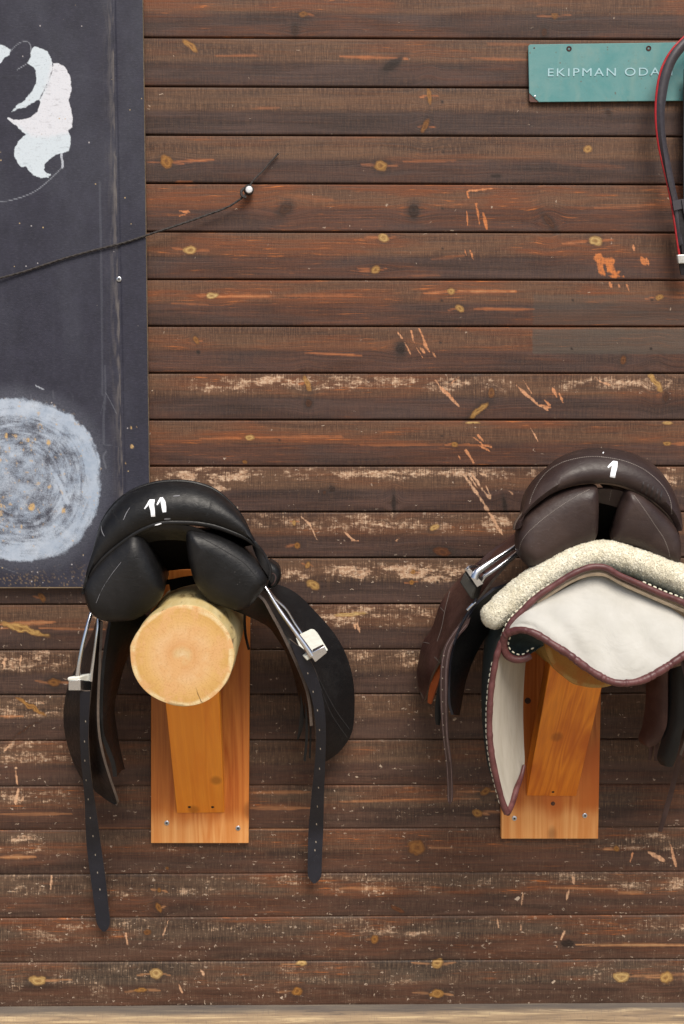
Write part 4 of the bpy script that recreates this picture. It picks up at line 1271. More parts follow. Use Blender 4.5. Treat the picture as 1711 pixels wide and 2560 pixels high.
# ------------------------------------------------------------------ saddles
def cantle(welt, rim, d=(.378, .392, .390, .375, .352, .330), n=72, sink=.055):
    """the seat: from the welt round the padded cantle, over its rim and down into the seat, up again at the pommel"""
    Wc = smooth([tuple(P(u, v, d[0])) for u, v in welt], n)
    Rc = smooth([tuple(P(u, v, d[5])) for u, v in rim], n)
    rows = []
    for t, dd in zip((0, .06, .25, .5, .75, .92), (d[0], d[1] - .006, d[1], d[2], d[3], d[4])):
        row = Wc + (Rc - Wc) * t
        row[:, 1] = -dd
        rows.append(row)
    rows.append(Rc)
    c = np.array([(Rc[0, 0] + Rc[-1, 0]) / 2, 0, min(Rc[0, 2], Rc[-1, 2])])
    for s_, dd in ((.95, d[5] - .018), (.86, d[5] - .045), (.76, d[5] - .085), (.68, d[5] - .12), (.62, d[5] - .16), (.60, d[5] - .19), (.56, d[5] - .21), (.48, d[5] - .22)):
        row = c + (Rc - c) * s_
        row[:, 1] = -dd
        lift = .022 if dd < d[5] - .17 else 0
        row[:, 2] += lift
        rows.append(row)
    return rows


def straight(mb, edges, n, th, m=5, mi=0, mback=None, mrim=None, bow=0):
    return mb.loft([P3(e) for e in edges], n, th, m=m, mi=mi, mback=mback, mrim=mrim, bow=bow)


def holes(mb, pts, w, mi, length=None):
    bv = mb.bvh()
    for u, v in pts:
        mb.stroke(bv, [(u - .3, v - (length or w) / 2), (u + .3, v + (length or w) / 2)], w, mi, n=3, lift=.0006)


def ribbon(parent, name, L, Rr, mats, hole_pts=(), th=.004, hw=2.2, hl=4.5, n=60, seams=None):
    b = MB()
    straight(b, [L, [((p[0] + q[0]) / 2, (p[1] + q[1]) / 2, (p[2] + q[2]) / 2 + .001) for p, q in zip(L, Rr)], Rr], n, th, m=5, mi=0, mrim=1)
    if hole_pts:
        holes(b, hole_pts, hw, 2, hl)
    if seams:
        bv = b.bvh()
        for s_ in seams:
            b.stroke(bv, s_, 1.3, 1, n=80, lift=.0005)
    return obj(name, b, mats, parent, angle=50)


s1 = thing('saddle', P(457, 1545, .22), 'black leather saddle with white 11 on its cantle, stirrups run up', 'saddle', 'saddles on the racks')
welt1 = [(208, 1484), (217, 1454), (234, 1423), (264, 1389), (302, 1358), (342, 1331), (379, 1314), (410, 1306), (447, 1305), (494, 1307), (538, 1315), (579, 1329), (616, 1345), (645, 1367), (664, 1393), (675, 1420), (674, 1449)]
rim1 = [(236, 1432), (236, 1400), (241, 1366), (256, 1308), (285, 1263), (325, 1231), (379, 1210), (433, 1203), (484, 1207), (531, 1222), (569, 1251), (599, 1285), (619, 1322), (634, 1362)]
b = MB()
b.sheet(cantle(welt1, rim1), .006)
bv = b.bvh()
b.stroke(bv, tr('B', (508, 243), (530, 215), (548, 185)), [3, 4.5, 5.5], 1)
b.stroke(bv, tr('B', (545, 180), (585, 180)), 4, 1)
b.stroke(bv, tr('B', (562, 184), (560, 215), (568, 250), (572, 300)), [15, 13, 11, 10], 1)
b.stroke(bv, tr('B', (600, 215), (615, 190), (632, 162)), [3, 5, 5.5], 1)
b.stroke(bv, tr('B', (634, 160), (646, 195), (652, 235), (656, 268)), [6, 12, 12, 9], 1)
b.stroke(bv, tr('B', (655, 318), (700, 315)), [3, 4, 3], 2)
b.stroke(bv, tr('B', (720, 150), (770, 145)), [2, 3.5, 2], 2)
b.stroke(bv, tr('B', (352, 325), (375, 275), (400, 235)), [1.5, 1.8, 1], 2)
b.stroke(bv, tr('B', (190, 370), (195, 410), (212, 445)), [1.2, 2, 1.6], 2)
for sx in (tr('B', (262, 250), (320, 340), (385, 425)), tr('B', (1003, 175), (985, 250), (945, 340))):
    b.stroke(bv, sx, 1.6, 3, n=30, lift=.0004)
    b.stitches(bv, [(u + 3, v + 1) for u, v in sx], 3, 6, 3, 1.4)
M_scuff = plain('scuffed_leather', (.16, .16, .175), .6)
M_seam = plain('black_thread', (.004, .004, .005), .8)
seat = obj('seat', b, [M_black, M_paint, M_scuff, M_seam], s1, angle=60)
b = MB()
b.tube([tuple(P(u, v + 1, .384)) for u, v in welt1], [.004, .0055, .0062, .0062, .0062, .0055, .004], n=110, k=10)
obj('welt', b, M_black, seat)
b = MB()
b.tube([tuple(P(u, v, .336)) for u, v in rim1], .0042, n=110, k=8)
obj('piping', b, M_black, seat)
b = MB()
b.stroke(MB().add([P(0, 0, .39), P(1711, 0, .39), P(1711, 2560, .39), P(0, 2560, .39)], [(0, 1, 2, 3)]).bvh(), [(388, 1313), (404, 1308.5)], [2, 4, 2], 0)
obj('paint_dab', b, M_paint, seat)

PL = tr('B', (60, 850), (74, 765), (142, 660), (232, 565), (332, 476), (420, 414), (490, 446), (560, 560), (606, 660), (642, 760), (652, 860), (600, 950), (520, 1015), (430, 1062), (330, 1074), (240, 1075), (160, 1050), (100, 985))
PR = tr('B', (824, 402), (905, 396), (1010, 418), (1120, 462), (1230, 524), (1335, 606), (1408, 685), (1430, 765), (1400, 820), (1350, 885), (1280, 965), (1180, 990), (1080, 962), (1000, 932), (930, 860), (874, 770), (842, 650), (822, 530))
b = MB()
b.pillow(PL, tr('B', (190, 870), (440, 680)), .366, .044, .10, n=110, rings=18, backscale=.8, power=.80, soft=14)
bv = b.bvh()
b.stroke(bv, tr('B', (150, 960), (190, 850), (260, 740), (330, 650), (400, 560)), 1.4, 1, n=40, lift=.0005)
b.stroke(bv, tr('B', (150, 940), (195, 838), (265, 728), (335, 638)), .9, 2, n=40, lift=.0005)
obj('panel', b, [M_black, M_seam, M_scuff], s1, angle=70)
b = MB()
b.pillow(PR, tr('B', (960, 560), (1290, 790)), .366, .044, .10, n=110, rings=18, backscale=.8, power=.80, soft=14)
bv = b.bvh()
b.stroke(bv, tr('B', (900, 440), (1010, 500), (1130, 570), (1240, 640), (1330, 740), (1390, 830)), 1.4, 1, n=40, lift=.0005)
obj('panel', b, [M_black, M_seam], s1, angle=70)
# black sheet between the two panels, the gullet's shade put into its colour
b = MB()
arch = tr('B', (440, 470), (500, 430), (560, 400), (650, 385), (760, 388), (830, 400), (880, 440))
low1 = tr('B', (520, 700), (560, 702), (620, 700), (700, 692), (780, 684), (850, 682), (890, 690))
mid1 = [((a[0] + c_[0]) / 2, (a[1] + c_[1]) / 2) for a, c_ in zip(arch, low1)]
b.loft([[P(u, v, .372) for u, v in arch], [P(u, v, .28) for u, v in mid1], [P(u, v, .14) for u, v in low1]], 24, .005, m=10)
bb = MB()
bb.loft([[P(u, v, .386) for u, v in tr('B', (400, 440), (480, 405), (560, 376), (650, 358), (760, 360), (860, 374), (960, 415))], [P(u, v, .378) for u, v in tr('B', (420, 475), (500, 432), (570, 412), (650, 402), (760, 403), (840, 420), (940, 465))], [P(u, v, .350) for u, v in tr('B', (430, 560), (500, 505), (570, 480), (650, 470), (760, 470), (840, 485), (930, 540))]], 30, .004, m=9)
obj('panel_bridge', bb, M_black, s1)
M_gulletshade = plain('gullet_shade_black', (.0045, .004, .004), .9, spec=.1)
obj('gullet', b, M_gulletshade, s1)

b = MB()
straight(b, [tr('B', (600, 805, .20), (700, 795, .20), (800, 772, .20), (900, 760, .20)), tr('B', (600, 775, .21), (700, 768, .21), (800, 748, .21), (900, 738, .21))], 16, .004, m=4)
straight(b, [tr('B', (700, 850, .19), (780, 820, .19), (900, 790, .19)), tr('B', (690, 802, .2), (780, 775, .2), (900, 755, .2))], 16, .004, m=4)
obj('girth_strap', b, M_gulletshade, s1)

# flaps on the near left
b = MB()
straight(b, [tr('C', (395, 200, .15), (360, 330, .13), (290, 480, .11), (215, 640, .095), (130, 820, .08), (82, 960, .07), (54, 1130, .06), (52, 1280, .06), (74, 1440, .065), (118, 1600, .075), (172, 1740, .09), (245, 1880, .11)),
             tr('C', (405, 190, .20), (370, 380, .20), (310, 580, .19), (250, 800, .18), (205, 1000, .17), (180, 1150, .165), (175, 1300, .16), (185, 1450, .155), (215, 1640, .15), (250, 1780, .145), (290, 1900, .14)),
             tr('C', (420, 180, .26), (385, 450, .26), (345, 700, .255), (320, 950, .25), (300, 1150, .24), (292, 1300, .235), (292, 1450, .23), (302, 1650, .21), (318, 1800, .19), (335, 1930, .16))], 50, .006, m=14, mrim=1)
obj('flap', b, [M_blackflap, M_edge], s1)
b = MB()
straight(b, [tr('C', (410, 220, .14), (370, 600, .13), (330, 1000, .12), (312, 1400, .11), (322, 1700, .105), (350, 1950, .105), (440, 2045, .12), (540, 2120, .15), (590, 2150, .17)),
             tr('C', (440, 230, .29), (418, 700, .285), (402, 1100, .275), (410, 1370, .27), (450, 1600, .255), (518, 1840, .235), (570, 1990, .215), (600, 2080, .20), (612, 2120, .19))], 50, .0055, m=12, mrim=1, bow=-.01)
obj('sweat_flap', b, [M_blackflap, M_edge], s1)
b = MB()
straight(b, [tr('C', (530, 180, .30), (478, 500, .295), (445, 800, .285), (432, 1100, .275), (440, 1380, .265), (498, 1550, .255), (560, 1720, .245), (580, 1850, .235)),
             tr('C', (700, 150, .27), (620, 450, .26), (550, 760, .25), (505, 1100, .235), (515, 1400, .22), (560, 1580, .20), (600, 1700, .18), (625, 1790, .17)),
             tr('C', (900, 150, .20), (760, 450, .18), (665, 660, .165), (605, 880, .14), (552, 1120, .12), (576, 1350, .11), (612, 1560, .10), (662, 1780, .10))], 40, .010, m=12)
obj('knee_roll', b, M_blackflap, s1)

# stirrup on the near left
st = MB()
st.tube([tuple(P(*p)) for p in tr('C', (180, 880, .306), (186, 800, .305), (206, 650, .305), (245, 450, .30), (290, 270, .29), (332, 130, .275), (365, 70, .25), (398, 130, .262), (402, 240, .272), (384, 400, .278), (358, 600, .28), (338, 740, .28), (326, 850, .28))],
        [.0064, .0052, .0047, .0046, .0044, .004, .004, .0042, .0044, .005], n=90, k=12)
st.hull(P3(tr('C', (92, 850, .316), (216, 836, .316), (216, 945, .316), (92, 945, .316))), P3(tr('C', (232, 862, .268), (330, 852, .268), (326, 962, .268), (242, 966, .268))))
iron = obj('stirrup', st, M_metal, s1, bevel=.0015)
b = MB()
b.hull(P3(tr('C', (76, 808, .314), (206, 800, .314), (206, 848, .314), (76, 848, .314))), P3(tr('C', (232, 776, .27), (332, 766, .27), (330, 862, .27), (240, 868, .27))))
obj('tread', b, M_rubber, iron, bevel=.003)

# near left stirrup leather hanging down
Ls = tr('C', (212, 950, .300), (212, 1200, .282), (214, 1450, .258), (226, 1700, .225), (246, 1900, .185), (264, 2130, .135), (270, 2330, .10)) + tr('A', (138, 1900, .062), (157, 2050, .048), (177, 2200, .042), (187, 2275, .040), (205, 2310, .040), (222, 2321, .040))
Rs = tr('C', (320, 950, .300), (308, 1200, .282), (299, 1450, .258), (311, 1700, .225), (336, 1900, .185), (372, 2130, .135), (400, 2330, .10)) + tr('A', (210, 1900, .062), (231, 2050, .048), (247, 2200, .042), (254, 2275, .040), (243, 2310, .040), (227, 2321, .040))
ribbon(s1, 'stirrup_leather', Ls, Rs, [M_strap, M_edge, M_holepale], tr('C', (270, 1270), (259, 1480), (262, 1680), (276, 1885), (298, 2085), (320, 2280)) + tr('A', (168, 1840), (180, 1935), (191, 2025), (203, 2110)))

# the far right side
b = MB()
straight(b, [tr('D', (150, 250, .14), (330, 290, .10), (440, 335, .09), (535, 405, .08), (642, 515, .07), (752, 635, .065), (850, 770, .06), (920, 915, .055), (965, 1080, .055), (982, 1250, .055), (974, 1480, .06), (940, 1600, .07), (850, 1720, .085), (740, 1800, .10)),
             tr('D', (150, 300, .2), (260, 400, .18), (390, 540, .165), (500, 690, .155), (600, 840, .15), (690, 1000, .145), (760, 1170, .14), (800, 1330, .135), (800, 1500, .13), (770, 1640, .13), (700, 1790, .13)),
             tr('D', (150, 370, .27), (285, 560, .262), (385, 740, .255), (480, 940, .245), (570, 1130, .235), (630, 1330, .215), (655, 1500, .20), (662, 1650, .18), (668, 1780, .16))], 54, .006, m=14, mrim=1)
bv = b.bvh()
b.stroke(bv, tr('D', (640, 1000), (720, 1170), (830, 1370), (945, 1530)), 1.6, 2, n=60, lift=.0006)
b.stroke(bv, tr('D', (650, 1010), (700, 1180), (790, 1400), (925, 1600)), 1.6, 2, n=60, lift=.0006)
obj('flap', b, [M_blackflap, M_edge, plain('flap_crease', (.030, .030, .031), .5)], s1)
b = MB()
straight(b, [tr('D', (-60, 420, .30), (160, 375, .292), (290, 560, .285), (390, 750, .278), (488, 960, .27), (565, 1150, .26), (600, 1300, .25), (618, 1500, .235)),
             tr('D', (-80, 480, .24), (150, 580, .22), (262, 645, .21), (332, 740, .20), (402, 850, .19), (452, 980, .18), (492, 1130, .17), (522, 1260, .165), (545, 1400, .16))], 40, .007, m=12, mrim=1)
obj('sweat_flap', b, [M_blackflap, M_edge], s1)
for Lx, Rx in [(tr('D', (520, 1120, .2), (528, 1300, .19), (515, 1480, .18), (494, 1622, .17)), tr('D', (560, 1160, .2), (556, 1320, .19), (545, 1500, .18), (510, 1600, .17))),
               (tr('D', (565, 1150, .23), (570, 1400, .22), (568, 1620, .21), (552, 1795, .2)), tr('D', (590, 1200, .23), (588, 1420, .22), (584, 1640, .21), (566, 1805, .2))),
               (tr('D', (600, 1350, .21), (606, 1500, .2), (606, 1650, .19), (598, 1775, .18)), tr('D', (620, 1400, .21), (616, 1520, .2), (614, 1660, .19), (606, 1780, .18)))]:
    ribbon(s1, 'girth_strap', Lx, Rx, [M_blackflap, M_edge], n=24)
b = MB()                                                            # thin cord end against the board
b.tube([tuple(P(*p)) for p in tr('D', (45, 500, .12), (42, 600, .10), (50, 720, .09), (78, 840, .08))], .0032, n=24, k=8)
obj('lace', b, M_blackflap, s1)
b = MB()
b.pillow(tr('D', (240, 90), (300, 100), (345, 145), (358, 205), (330, 275), (275, 312), (240, 280)), tr('D', (280, 170), (295, 230)), .235, .018, .15, n=40, rings=8)
bv = b.bvh()
b.stroke(bv, tr('D', (262, 190), (290, 185), (310, 215), (298, 260), (272, 290)), 3, 1, n=24)
b.stroke(bv, tr('D', (268, 205), (280, 230), (270, 265)), 6, 2, n=12)
obj('keeper', b, [M_black, M_brownstrap, M_hole], s1)
st = MB()
st.tube([tuple(P(*p)) for p in tr('D', (625, 900, .312), (560, 802, .311), (450, 652, .306), (330, 482, .296), (212, 294, .282), (160, 220, .26), (190, 255, .24), (300, 400, .215), (400, 500, .205), (468, 612, .2), (545, 725, .2))],
        [.0072, .0056, .0050, .0048, .0046, .004, .004, .004, .004, .0045], n=90, k=12)
st.hull(P3(tr('D', (600, 876, .318), (652, 952, .318), (756, 868, .318), (728, 812, .318))), P3(tr('D', (588, 858, .302), (640, 934, .302), (744, 850, .302), (716, 794, .302))))
iron = obj('stirrup', st, M_metal, s1, bevel=.0015)
b = MB()
top = [(480, 742, .205), (520, 700, .205), (612, 660, .205), (640, 664, .207), (664, 690, .215), (742, 820, .305), (720, 836, .308), (612, 862, .31), (562, 912, .308), (540, 890, .30)]
b.hull(P3(tr('D', *top)), P3(tr('D', *[(x + 22, y + 30, d) for x, y, d in top])))
obj('tread', b, M_rubber, iron, bevel=.002)
Ls = tr('D', (430, 750, .30), (520, 1000, .285), (618, 1250, .265), (648, 1440, .245), (660, 1600, .22), (642, 1870, .17), (618, 2100, .12)) + tr('A', (1258, 1800, .06), (1254, 1930, .05), (1254, 2035, .045), (1266, 2062, .045), (1284, 2078, .045))
Rs = tr('D', (560, 850, .30), (650, 1020, .285), (708, 1220, .265), (738, 1430, .245), (742, 1600, .22), (735, 1870, .17), (726, 2100, .12)) + tr('A', (1332, 1800, .06), (1326, 1930, .05), (1322, 2035, .045), (1312, 2060, .045), (1290, 2078, .045))
ribbon(s1, 'stirrup_leather', Ls, Rs, [M_strap, M_edge, M_holepale], tr('D', (587, 1045), (633, 1205), (670, 1365), (688, 1535), (696, 1697), (688, 1868), (679, 2032), (669, 2195)) + tr('A', (1302, 1690), (1298, 1780), (1295, 1870), (1290, 1912)))
# ------------------------------------------------------------------ the brown saddle
s2 = thing('saddle', P(1490, 1440, .22), 'brown leather saddle with a white 1 on its cantle, set over white fleece', 'saddle', 'saddles on the racks')
welt2 = tr('H', (92, 745), (105, 690), (165, 607), (262, 520), (400, 428), (540, 370), (680, 342), (820, 336), (960, 350), (1100, 392), (1230, 458), (1330, 528), (1425, 620), (1482, 712), (1488, 750))
rim2 = tr('H', (150, 640), (152, 590), (165, 500), (200, 410), (270, 310), (350, 235), (450, 150), (560, 92), (690, 56), (820, 46), (950, 53), (1080, 80), (1200, 130), (1310, 200), (1390, 290), (1450, 400), (1490, 520), (1501, 620), (1492, 720))
b = MB()
b.sheet(cantle(welt2, rim2, d=(.375, .402, .394, .378, .354, .332)), .006)
bv = b.bvh()
b.stitches(bv, tr('H', (225, 520), (250, 440), (305, 330), (385, 235), (500, 165), (640, 125), (780, 110), (920, 122), (1060, 152), (1200, 212), (1310, 292), (1395, 385), (1445, 490), (1462, 610)), 3, 4.6, 3.0, 1.5)
b.stroke(bv, tr('H', (904, 205), (925, 185), (955, 158)), [4, 6, 7], 1)
b.stroke(bv, tr('H', (970, 150), (962, 200), (952, 245), (944, 290)), [11, 14, 13, 13], 1)
b.stroke(bv, tr('H', (860, 75), (868, 80)), 4, 1, n=3)
for x in (1185, 1225, 1268, 1310, 1345):
    b.stroke(bv, tr('H', (x + 30, 330 + (x - 1185) * .45), (x + 15, 400 + (x - 1185) * .5), (x - 5, 440 + (x - 1185) * .5)), [3, 5, 3], 2, n=12, lift=.0004)
M_crack = plain('creased_leather', (.016, .010, .010), .5)
seat = obj('seat', b, [M_brown, M_paint, M_crack, M_thread], s2, angle=60)
b = MB()
b.tube([tuple(P(u, v - 1, .386)) for u, v in welt2], .0042, n=110, k=10)
obj('welt', b, [plain('worn_welt', (.085, .055, .038), .5, var=.5)], seat)
PL = tr('H', (95, 790), (142, 640), (257, 540), (395, 444), (540, 382), (690, 350), (792, 352), (815, 420), (818, 530), (814, 660), (806, 790), (755, 870), (640, 910), (500, 970), (340, 1060), (240, 1080), (165, 1020), (105, 930))
PR = tr('H', (1050, 385), (1145, 408), (1248, 470), (1350, 556), (1438, 640), (1492, 710), (1520, 815), (1527, 920), (1512, 1040), (1450, 1060), (1300, 990), (1120, 900), (938, 850), (950, 710), (982, 580), (1015, 480))
b = MB()
b.pillow(PL, tr('H', (230, 900), (690, 530)), .366, .044, .12, n=110, rings=18, backscale=.66, backshift=(.03, 0), power=.80, soft=24)
bv = b.bvh()
b.stitches(bv, tr('H', (745, 395), (640, 450), (500, 535), (380, 620), (290, 695), (205, 775), (155, 850), (135, 920)), 1, 4.2, 2.6, 1.4)
obj('panel', b, [M_brown, M_thread], s2, angle=70)
b = MB()
b.pillow(PR, tr('H', (1095, 530), (1420, 890)), .366, .044, .12, n=110, rings=18, backscale=.66, backshift=(.03, 0), power=.80, soft=24)
bv = b.bvh()
b.stitches(bv, tr('H', (1130, 445), (1190, 525), (1260, 625), (1330, 730), (1390, 820), (1430, 920), (1445, 990)), 1, 4.2, 2.6, 1.4)
obj('panel', b, [M_brown, M_thread], s2, angle=70)
b = MB()
arch = tr('H', (770, 400), (830, 385), (930, 388), (1010, 400), (1080, 430))
low = tr('H', (780, 490), (830, 505), (915, 525), (985, 545), (1030, 545))
b.loft([[P(u, v, .372) for u, v in arch], [P(u, v, .350) for u, v in low]], 20, .005, m=6)
bv = b.bvh()
b.stitches(bv, tr('H', (935, 395), (925, 450), (915, 500)), 1, 4.2, 2.6, 1.3)
obj('gullet', b, [M_brown, M_thread], s2)
b = MB()
low2_ = tr('H', (800, 860), (850, 862), (900, 862), (940, 862), (970, 860))
lowm = tr('H', (770, 640), (830, 660), (915, 668), (985, 668), (1030, 660))
b.loft([[P(u, v - 3, .347) for u, v in low], [P(u, v, .28) for u, v in lowm], [P(u, v, .14) for u, v in low2_]], 20, .005, m=10)
obj('gullet_shade_sheet', b, M_gulletshade, s2)  # black sheet added behind the panels to stand for the gullet's shade

# left flap and what hangs with it
b = MB()
straight(b, [tr('E', (830, 20, .15), (640, 158, .12), (520, 260, .10), (420, 330, .09), (340, 420, .08), (270, 495, .075), (195, 620, .07), (135, 800, .065), (66, 905, .06), (25, 1080, .06), (22, 1210, .065), (62, 1372, .08)),
             tr('E', (840, 120, .22), (680, 240, .21), (560, 360, .2), (450, 480, .19), (350, 610, .18), (265, 760, .17), (200, 870, .16), (145, 970, .15), (95, 1100, .14), (70, 1220, .12), (66, 1368, .085)),
             tr('E', (850, 180, .275), (720, 290, .272), (600, 430, .268), (500, 565, .26), (400, 695, .25), (292, 850, .24), (225, 960, .225), (185, 1065, .2), (130, 1175, .165), (98, 1290, .125), (72, 1366, .09))], 54, .006, m=16, mrim=1)
bv = b.bvh()
b.stroke(bv, tr('E', (270, 500), (235, 640), (205, 790), (170, 900)), 1.2, 2, n=40, lift=.0005)
b.stroke(bv, tr('E', (195, 630), (225, 660)), 1.2, 2, n=8, lift=.0005)
b.stroke(bv, tr('E', (60, 905), (110, 915)), 1.0, 2, n=8, lift=.0005)
b.stroke(bv, tr('E', (150, 1020), (190, 1065)), 1.6, 2, n=8, lift=.0006)
b.stroke(bv, tr('E', (40, 1300), (62, 1350)), 2.0, 2, n=8, lift=.0006)
obj('flap', b, [M_brownflap, M_edge, M_thread], s2)
b = MB()
straight(b, [tr('E', (640, 150, .13), (520, 252, .11), (480, 300, .10)), tr('E', (790, 90, .17), (640, 200, .15), (515, 290, .14))], 20, .004, m=4)
obj('skirt', b, M_brownstrap, s2)
b = MB()
straight(b, [tr('E', (186, 1080, .17), (130, 1190, .15), (106, 1300, .13), (98, 1380, .12)), tr('E', (215, 1090, .19), (190, 1200, .17), (150, 1310, .15), (122, 1395, .13))], 20, .004, m=5)
obj('flap_lining', b, M_tan, s2)
ribbon(s2, 'girth_strap', tr('E', (190, 1180, .18), (160, 1350, .17), (150, 1480, .165), (160, 1555, .16)), tr('E', (230, 1180, .18), (210, 1350, .17), (200, 1480, .165), (188, 1562, .16)), [M_blackflap, M_edge], n=24)
b = MB()
straight(b, [tr('E', (620, 480, .285), (480, 600, .28), (395, 740, .272), (320, 880, .262), (280, 1010, .252), (264, 1200, .24), (266, 1390, .23), (290, 1478, .225)),
             tr('E', (860, 400, .2), (720, 620, .2), (560, 840, .19), (450, 1040, .18), (385, 1230, .17), (358, 1380, .17), (338, 1484, .18))], 40, .006, m=12, mrim=1)
obj('sweat_flap', b, [M_blackflap, M_strap], s2)
b = MB()
b.tube([tuple(P(*p)) for p in tr('E', (480, 560, .288), (420, 660, .284), (350, 790, .275), (300, 920, .266))], .003, n=30, k=8)
obj('flap_edge', b, M_strap, s2)
Ls = tr('E', (415, 690, .272), (365, 740, .272), (292, 830, .268), (232, 930, .262), (205, 1030, .255), (192, 1150, .245), (190, 1300, .23), (198, 1480, .205), (212, 1650, .18), (236, 1850, .14), (247, 2020, .11), (250, 2130, .09), (256, 2168, .085), (268, 2184, .085))
Rs = tr('E', (440, 660, .272), (412, 770, .272), (345, 850, .268), (292, 935, .262), (268, 1030, .255), (256, 1150, .245), (254, 1300, .23), (256, 1480, .205), (260, 1650, .18), (286, 1850, .14), (294, 2020, .11), (294, 2130, .09), (286, 2168, .085), (272, 2184, .085))
mL = [((p[0] * .82 + q[0] * .18), (p[1] * .82 + q[1] * .18)) for p, q in zip(Ls, Rs)][1:-1]
mR = [((p[0] * .2 + q[0] * .8), (p[1] * .2 + q[1] * .8)) for p, q in zip(Ls, Rs)][1:-1]
mR2 = [((p[0] * .32 + q[0] * .68), (p[1] * .32 + q[1] * .68)) for p, q in zip(Ls, Rs)][2:-4]
ribbon(s2, 'stirrup_leather', Ls, Rs, [M_brownstrap, plain('strap_seam', (.20, .14, .14), .6), M_holepale], tr('E', (222, 1010), (215, 1100), (211, 1190), (210, 1280), (212, 1375), (215, 1470), (218, 1560), (222, 1655), (228, 1750), (239, 1842)), seams=[mL, mR, mR2], hw=2.4, hl=3)
st = MB()
st.tube([tuple(P(*p)) for p in tr('E', (462, 400, .312), (482, 352, .311), (530, 315, .308), (640, 240, .30), (760, 165, .285), (850, 105, .26), (870, 130, .25), (810, 188, .268), (700, 275, .285), (600, 345, .29), (545, 382, .29), (520, 420, .285))],
        [.0095, .0075, .0058, .0052, .0050, .0045, .0045, .0048, .005, .0055], n=100, k=12)
st.hull(P3(tr('E', (396, 332, .312), (420, 312, .312), (534, 440, .312), (486, 466, .312))), P3(tr('E', (386, 345, .302), (412, 325, .302), (524, 452, .302), (476, 478, .302))))
st.tube([tuple(P(*p)) for p in tr('E', (398, 332, .312), (430, 306, .30), (500, 312, .27), (540, 350, .25))], .0042, n=30, k=10)
iron = obj('stirrup', st, M_metal, s2, bevel=.0015)
b = MB()
b.hull(P3(tr('E', (388, 345, .308), (480, 474, .308), (545, 430, .22), (455, 318, .22))), P3(tr('E', (345, 428, .308), (440, 568, .308), (478, 570, .28), (545, 520, .22))))
obj('tread', b, M_darkrubber, iron, bevel=.003)
b = MB()
b.tube([tuple(P(*p)) for p in tr('E', (410, 650, .282), (440, 618, .285), (476, 588, .286))], .0045, n=14, k=8)
obj('buckle', b, M_metal, s2)

# right flaps, mostly outside the picture
b = MB()
straight(b, [tr('G', (258, 380, .2), (262, 650, .2), (226, 950, .19), (178, 1090, .18), (200, 1150, .18)), tr('G', (500, 330, .26), (494, 880, .25), (452, 1050, .24), (385, 1150, .22), (292, 1190, .2))], 40, .008, m=10, bow=.012)
obj('sweat_flap', b, M_brownflap, s2)
b = MB()
straight(b, [tr('G', (480, 330, .24), (490, 900, .24), (430, 1150, .23), (388, 1320, .22), (430, 1392, .22)), tr('G', (700, 250, .285), (692, 850, .275), (645, 1050, .265), (590, 1290, .25), (540, 1414, .23))], 40, .008, m=10, bow=.012)
obj('knee_roll', b, M_blackflap, s2)
b = MB()
straight(b, [tr('G', (660, 200, .295), (740, 800, .285), (700, 1100, .265), (640, 1300, .25)), tr('G', (900, 100, .18), (1000, 700, .15), (960, 1100, .14), (800, 1350, .16)), tr('G', (1150, 200, .09), (1280, 800, .06), (1180, 1200, .08), (920, 1420, .12))], 40, .006, m=12, mrim=1)
obj('flap', b, [M_brownflap, M_edge], s2)
for Lx, Rx in [(tr('G', (292, 1140, .19), (285, 1260, .185), (276, 1345, .18)), tr('G', (335, 1140, .19), (320, 1270, .185), (302, 1352, .18))), (tr('G', (350, 1120, .2), (345, 1250, .195), (340, 1355, .19)), tr('G', (395, 1120, .2), (385, 1250, .195), (372, 1365, .19)))]:
    ribbon(s2, 'girth_strap', Lx, Rx, [M_brownflap, M_edge], n=16)
Ls = tr('G', (640, 250, .30), (700, 500, .30), (730, 700, .28), (690, 900, .25), (625, 1200, .19), (535, 1600, .12), (452, 1900, .075), (385, 2150, .045))
Rs = tr('G', (665, 230, .30), (730, 500, .30), (775, 720, .28), (740, 950, .25), (672, 1260, .19), (582, 1640, .12), (505, 1910, .075), (428, 2160, .045))
ribbon(s2, 'stirrup_leather', Ls, Rs, [M_brownstrap, M_edge], n=50)

# ------------------------------------------------------------------ the sheepskin pad
fl = thing('sheepskin_pad', P(1490, 1460, .3), 'thick cream sheepskin pad between the brown saddle and the white blanket', 'pad')
FS = tr('F', (92, 676), (150, 628), (230, 560), (400, 420), (560, 310), (700, 235), (850, 180), (960, 168), (1060, 180), (1250, 240), (1440, 310), (1600, 390), (1760, 490), (1880, 640))
b = MB()
FSd = [(u, v, .385) for u, v in FS]
tf = np.linspace(0, 1, 420)
rf = np.interp(tf, np.linspace(0, 1, 12), [.0265, .0300, .0312, .0312, .0310, .0308, .0310, .0315, .0330, .0330, .0310, .0270])
rf = rf * np.sqrt(np.clip(1 - (1 - np.clip(tf / .040, .004, 1)) ** 2, .002, 1)) * np.sqrt(np.clip(1 - (1 - np.clip((1 - tf) / .04, .004, 1)) ** 2, .002, 1))
b.tube([tuple(p) for p in P3(FSd)], rf, n=420, k=56, flat=1.25)
# rounded ends

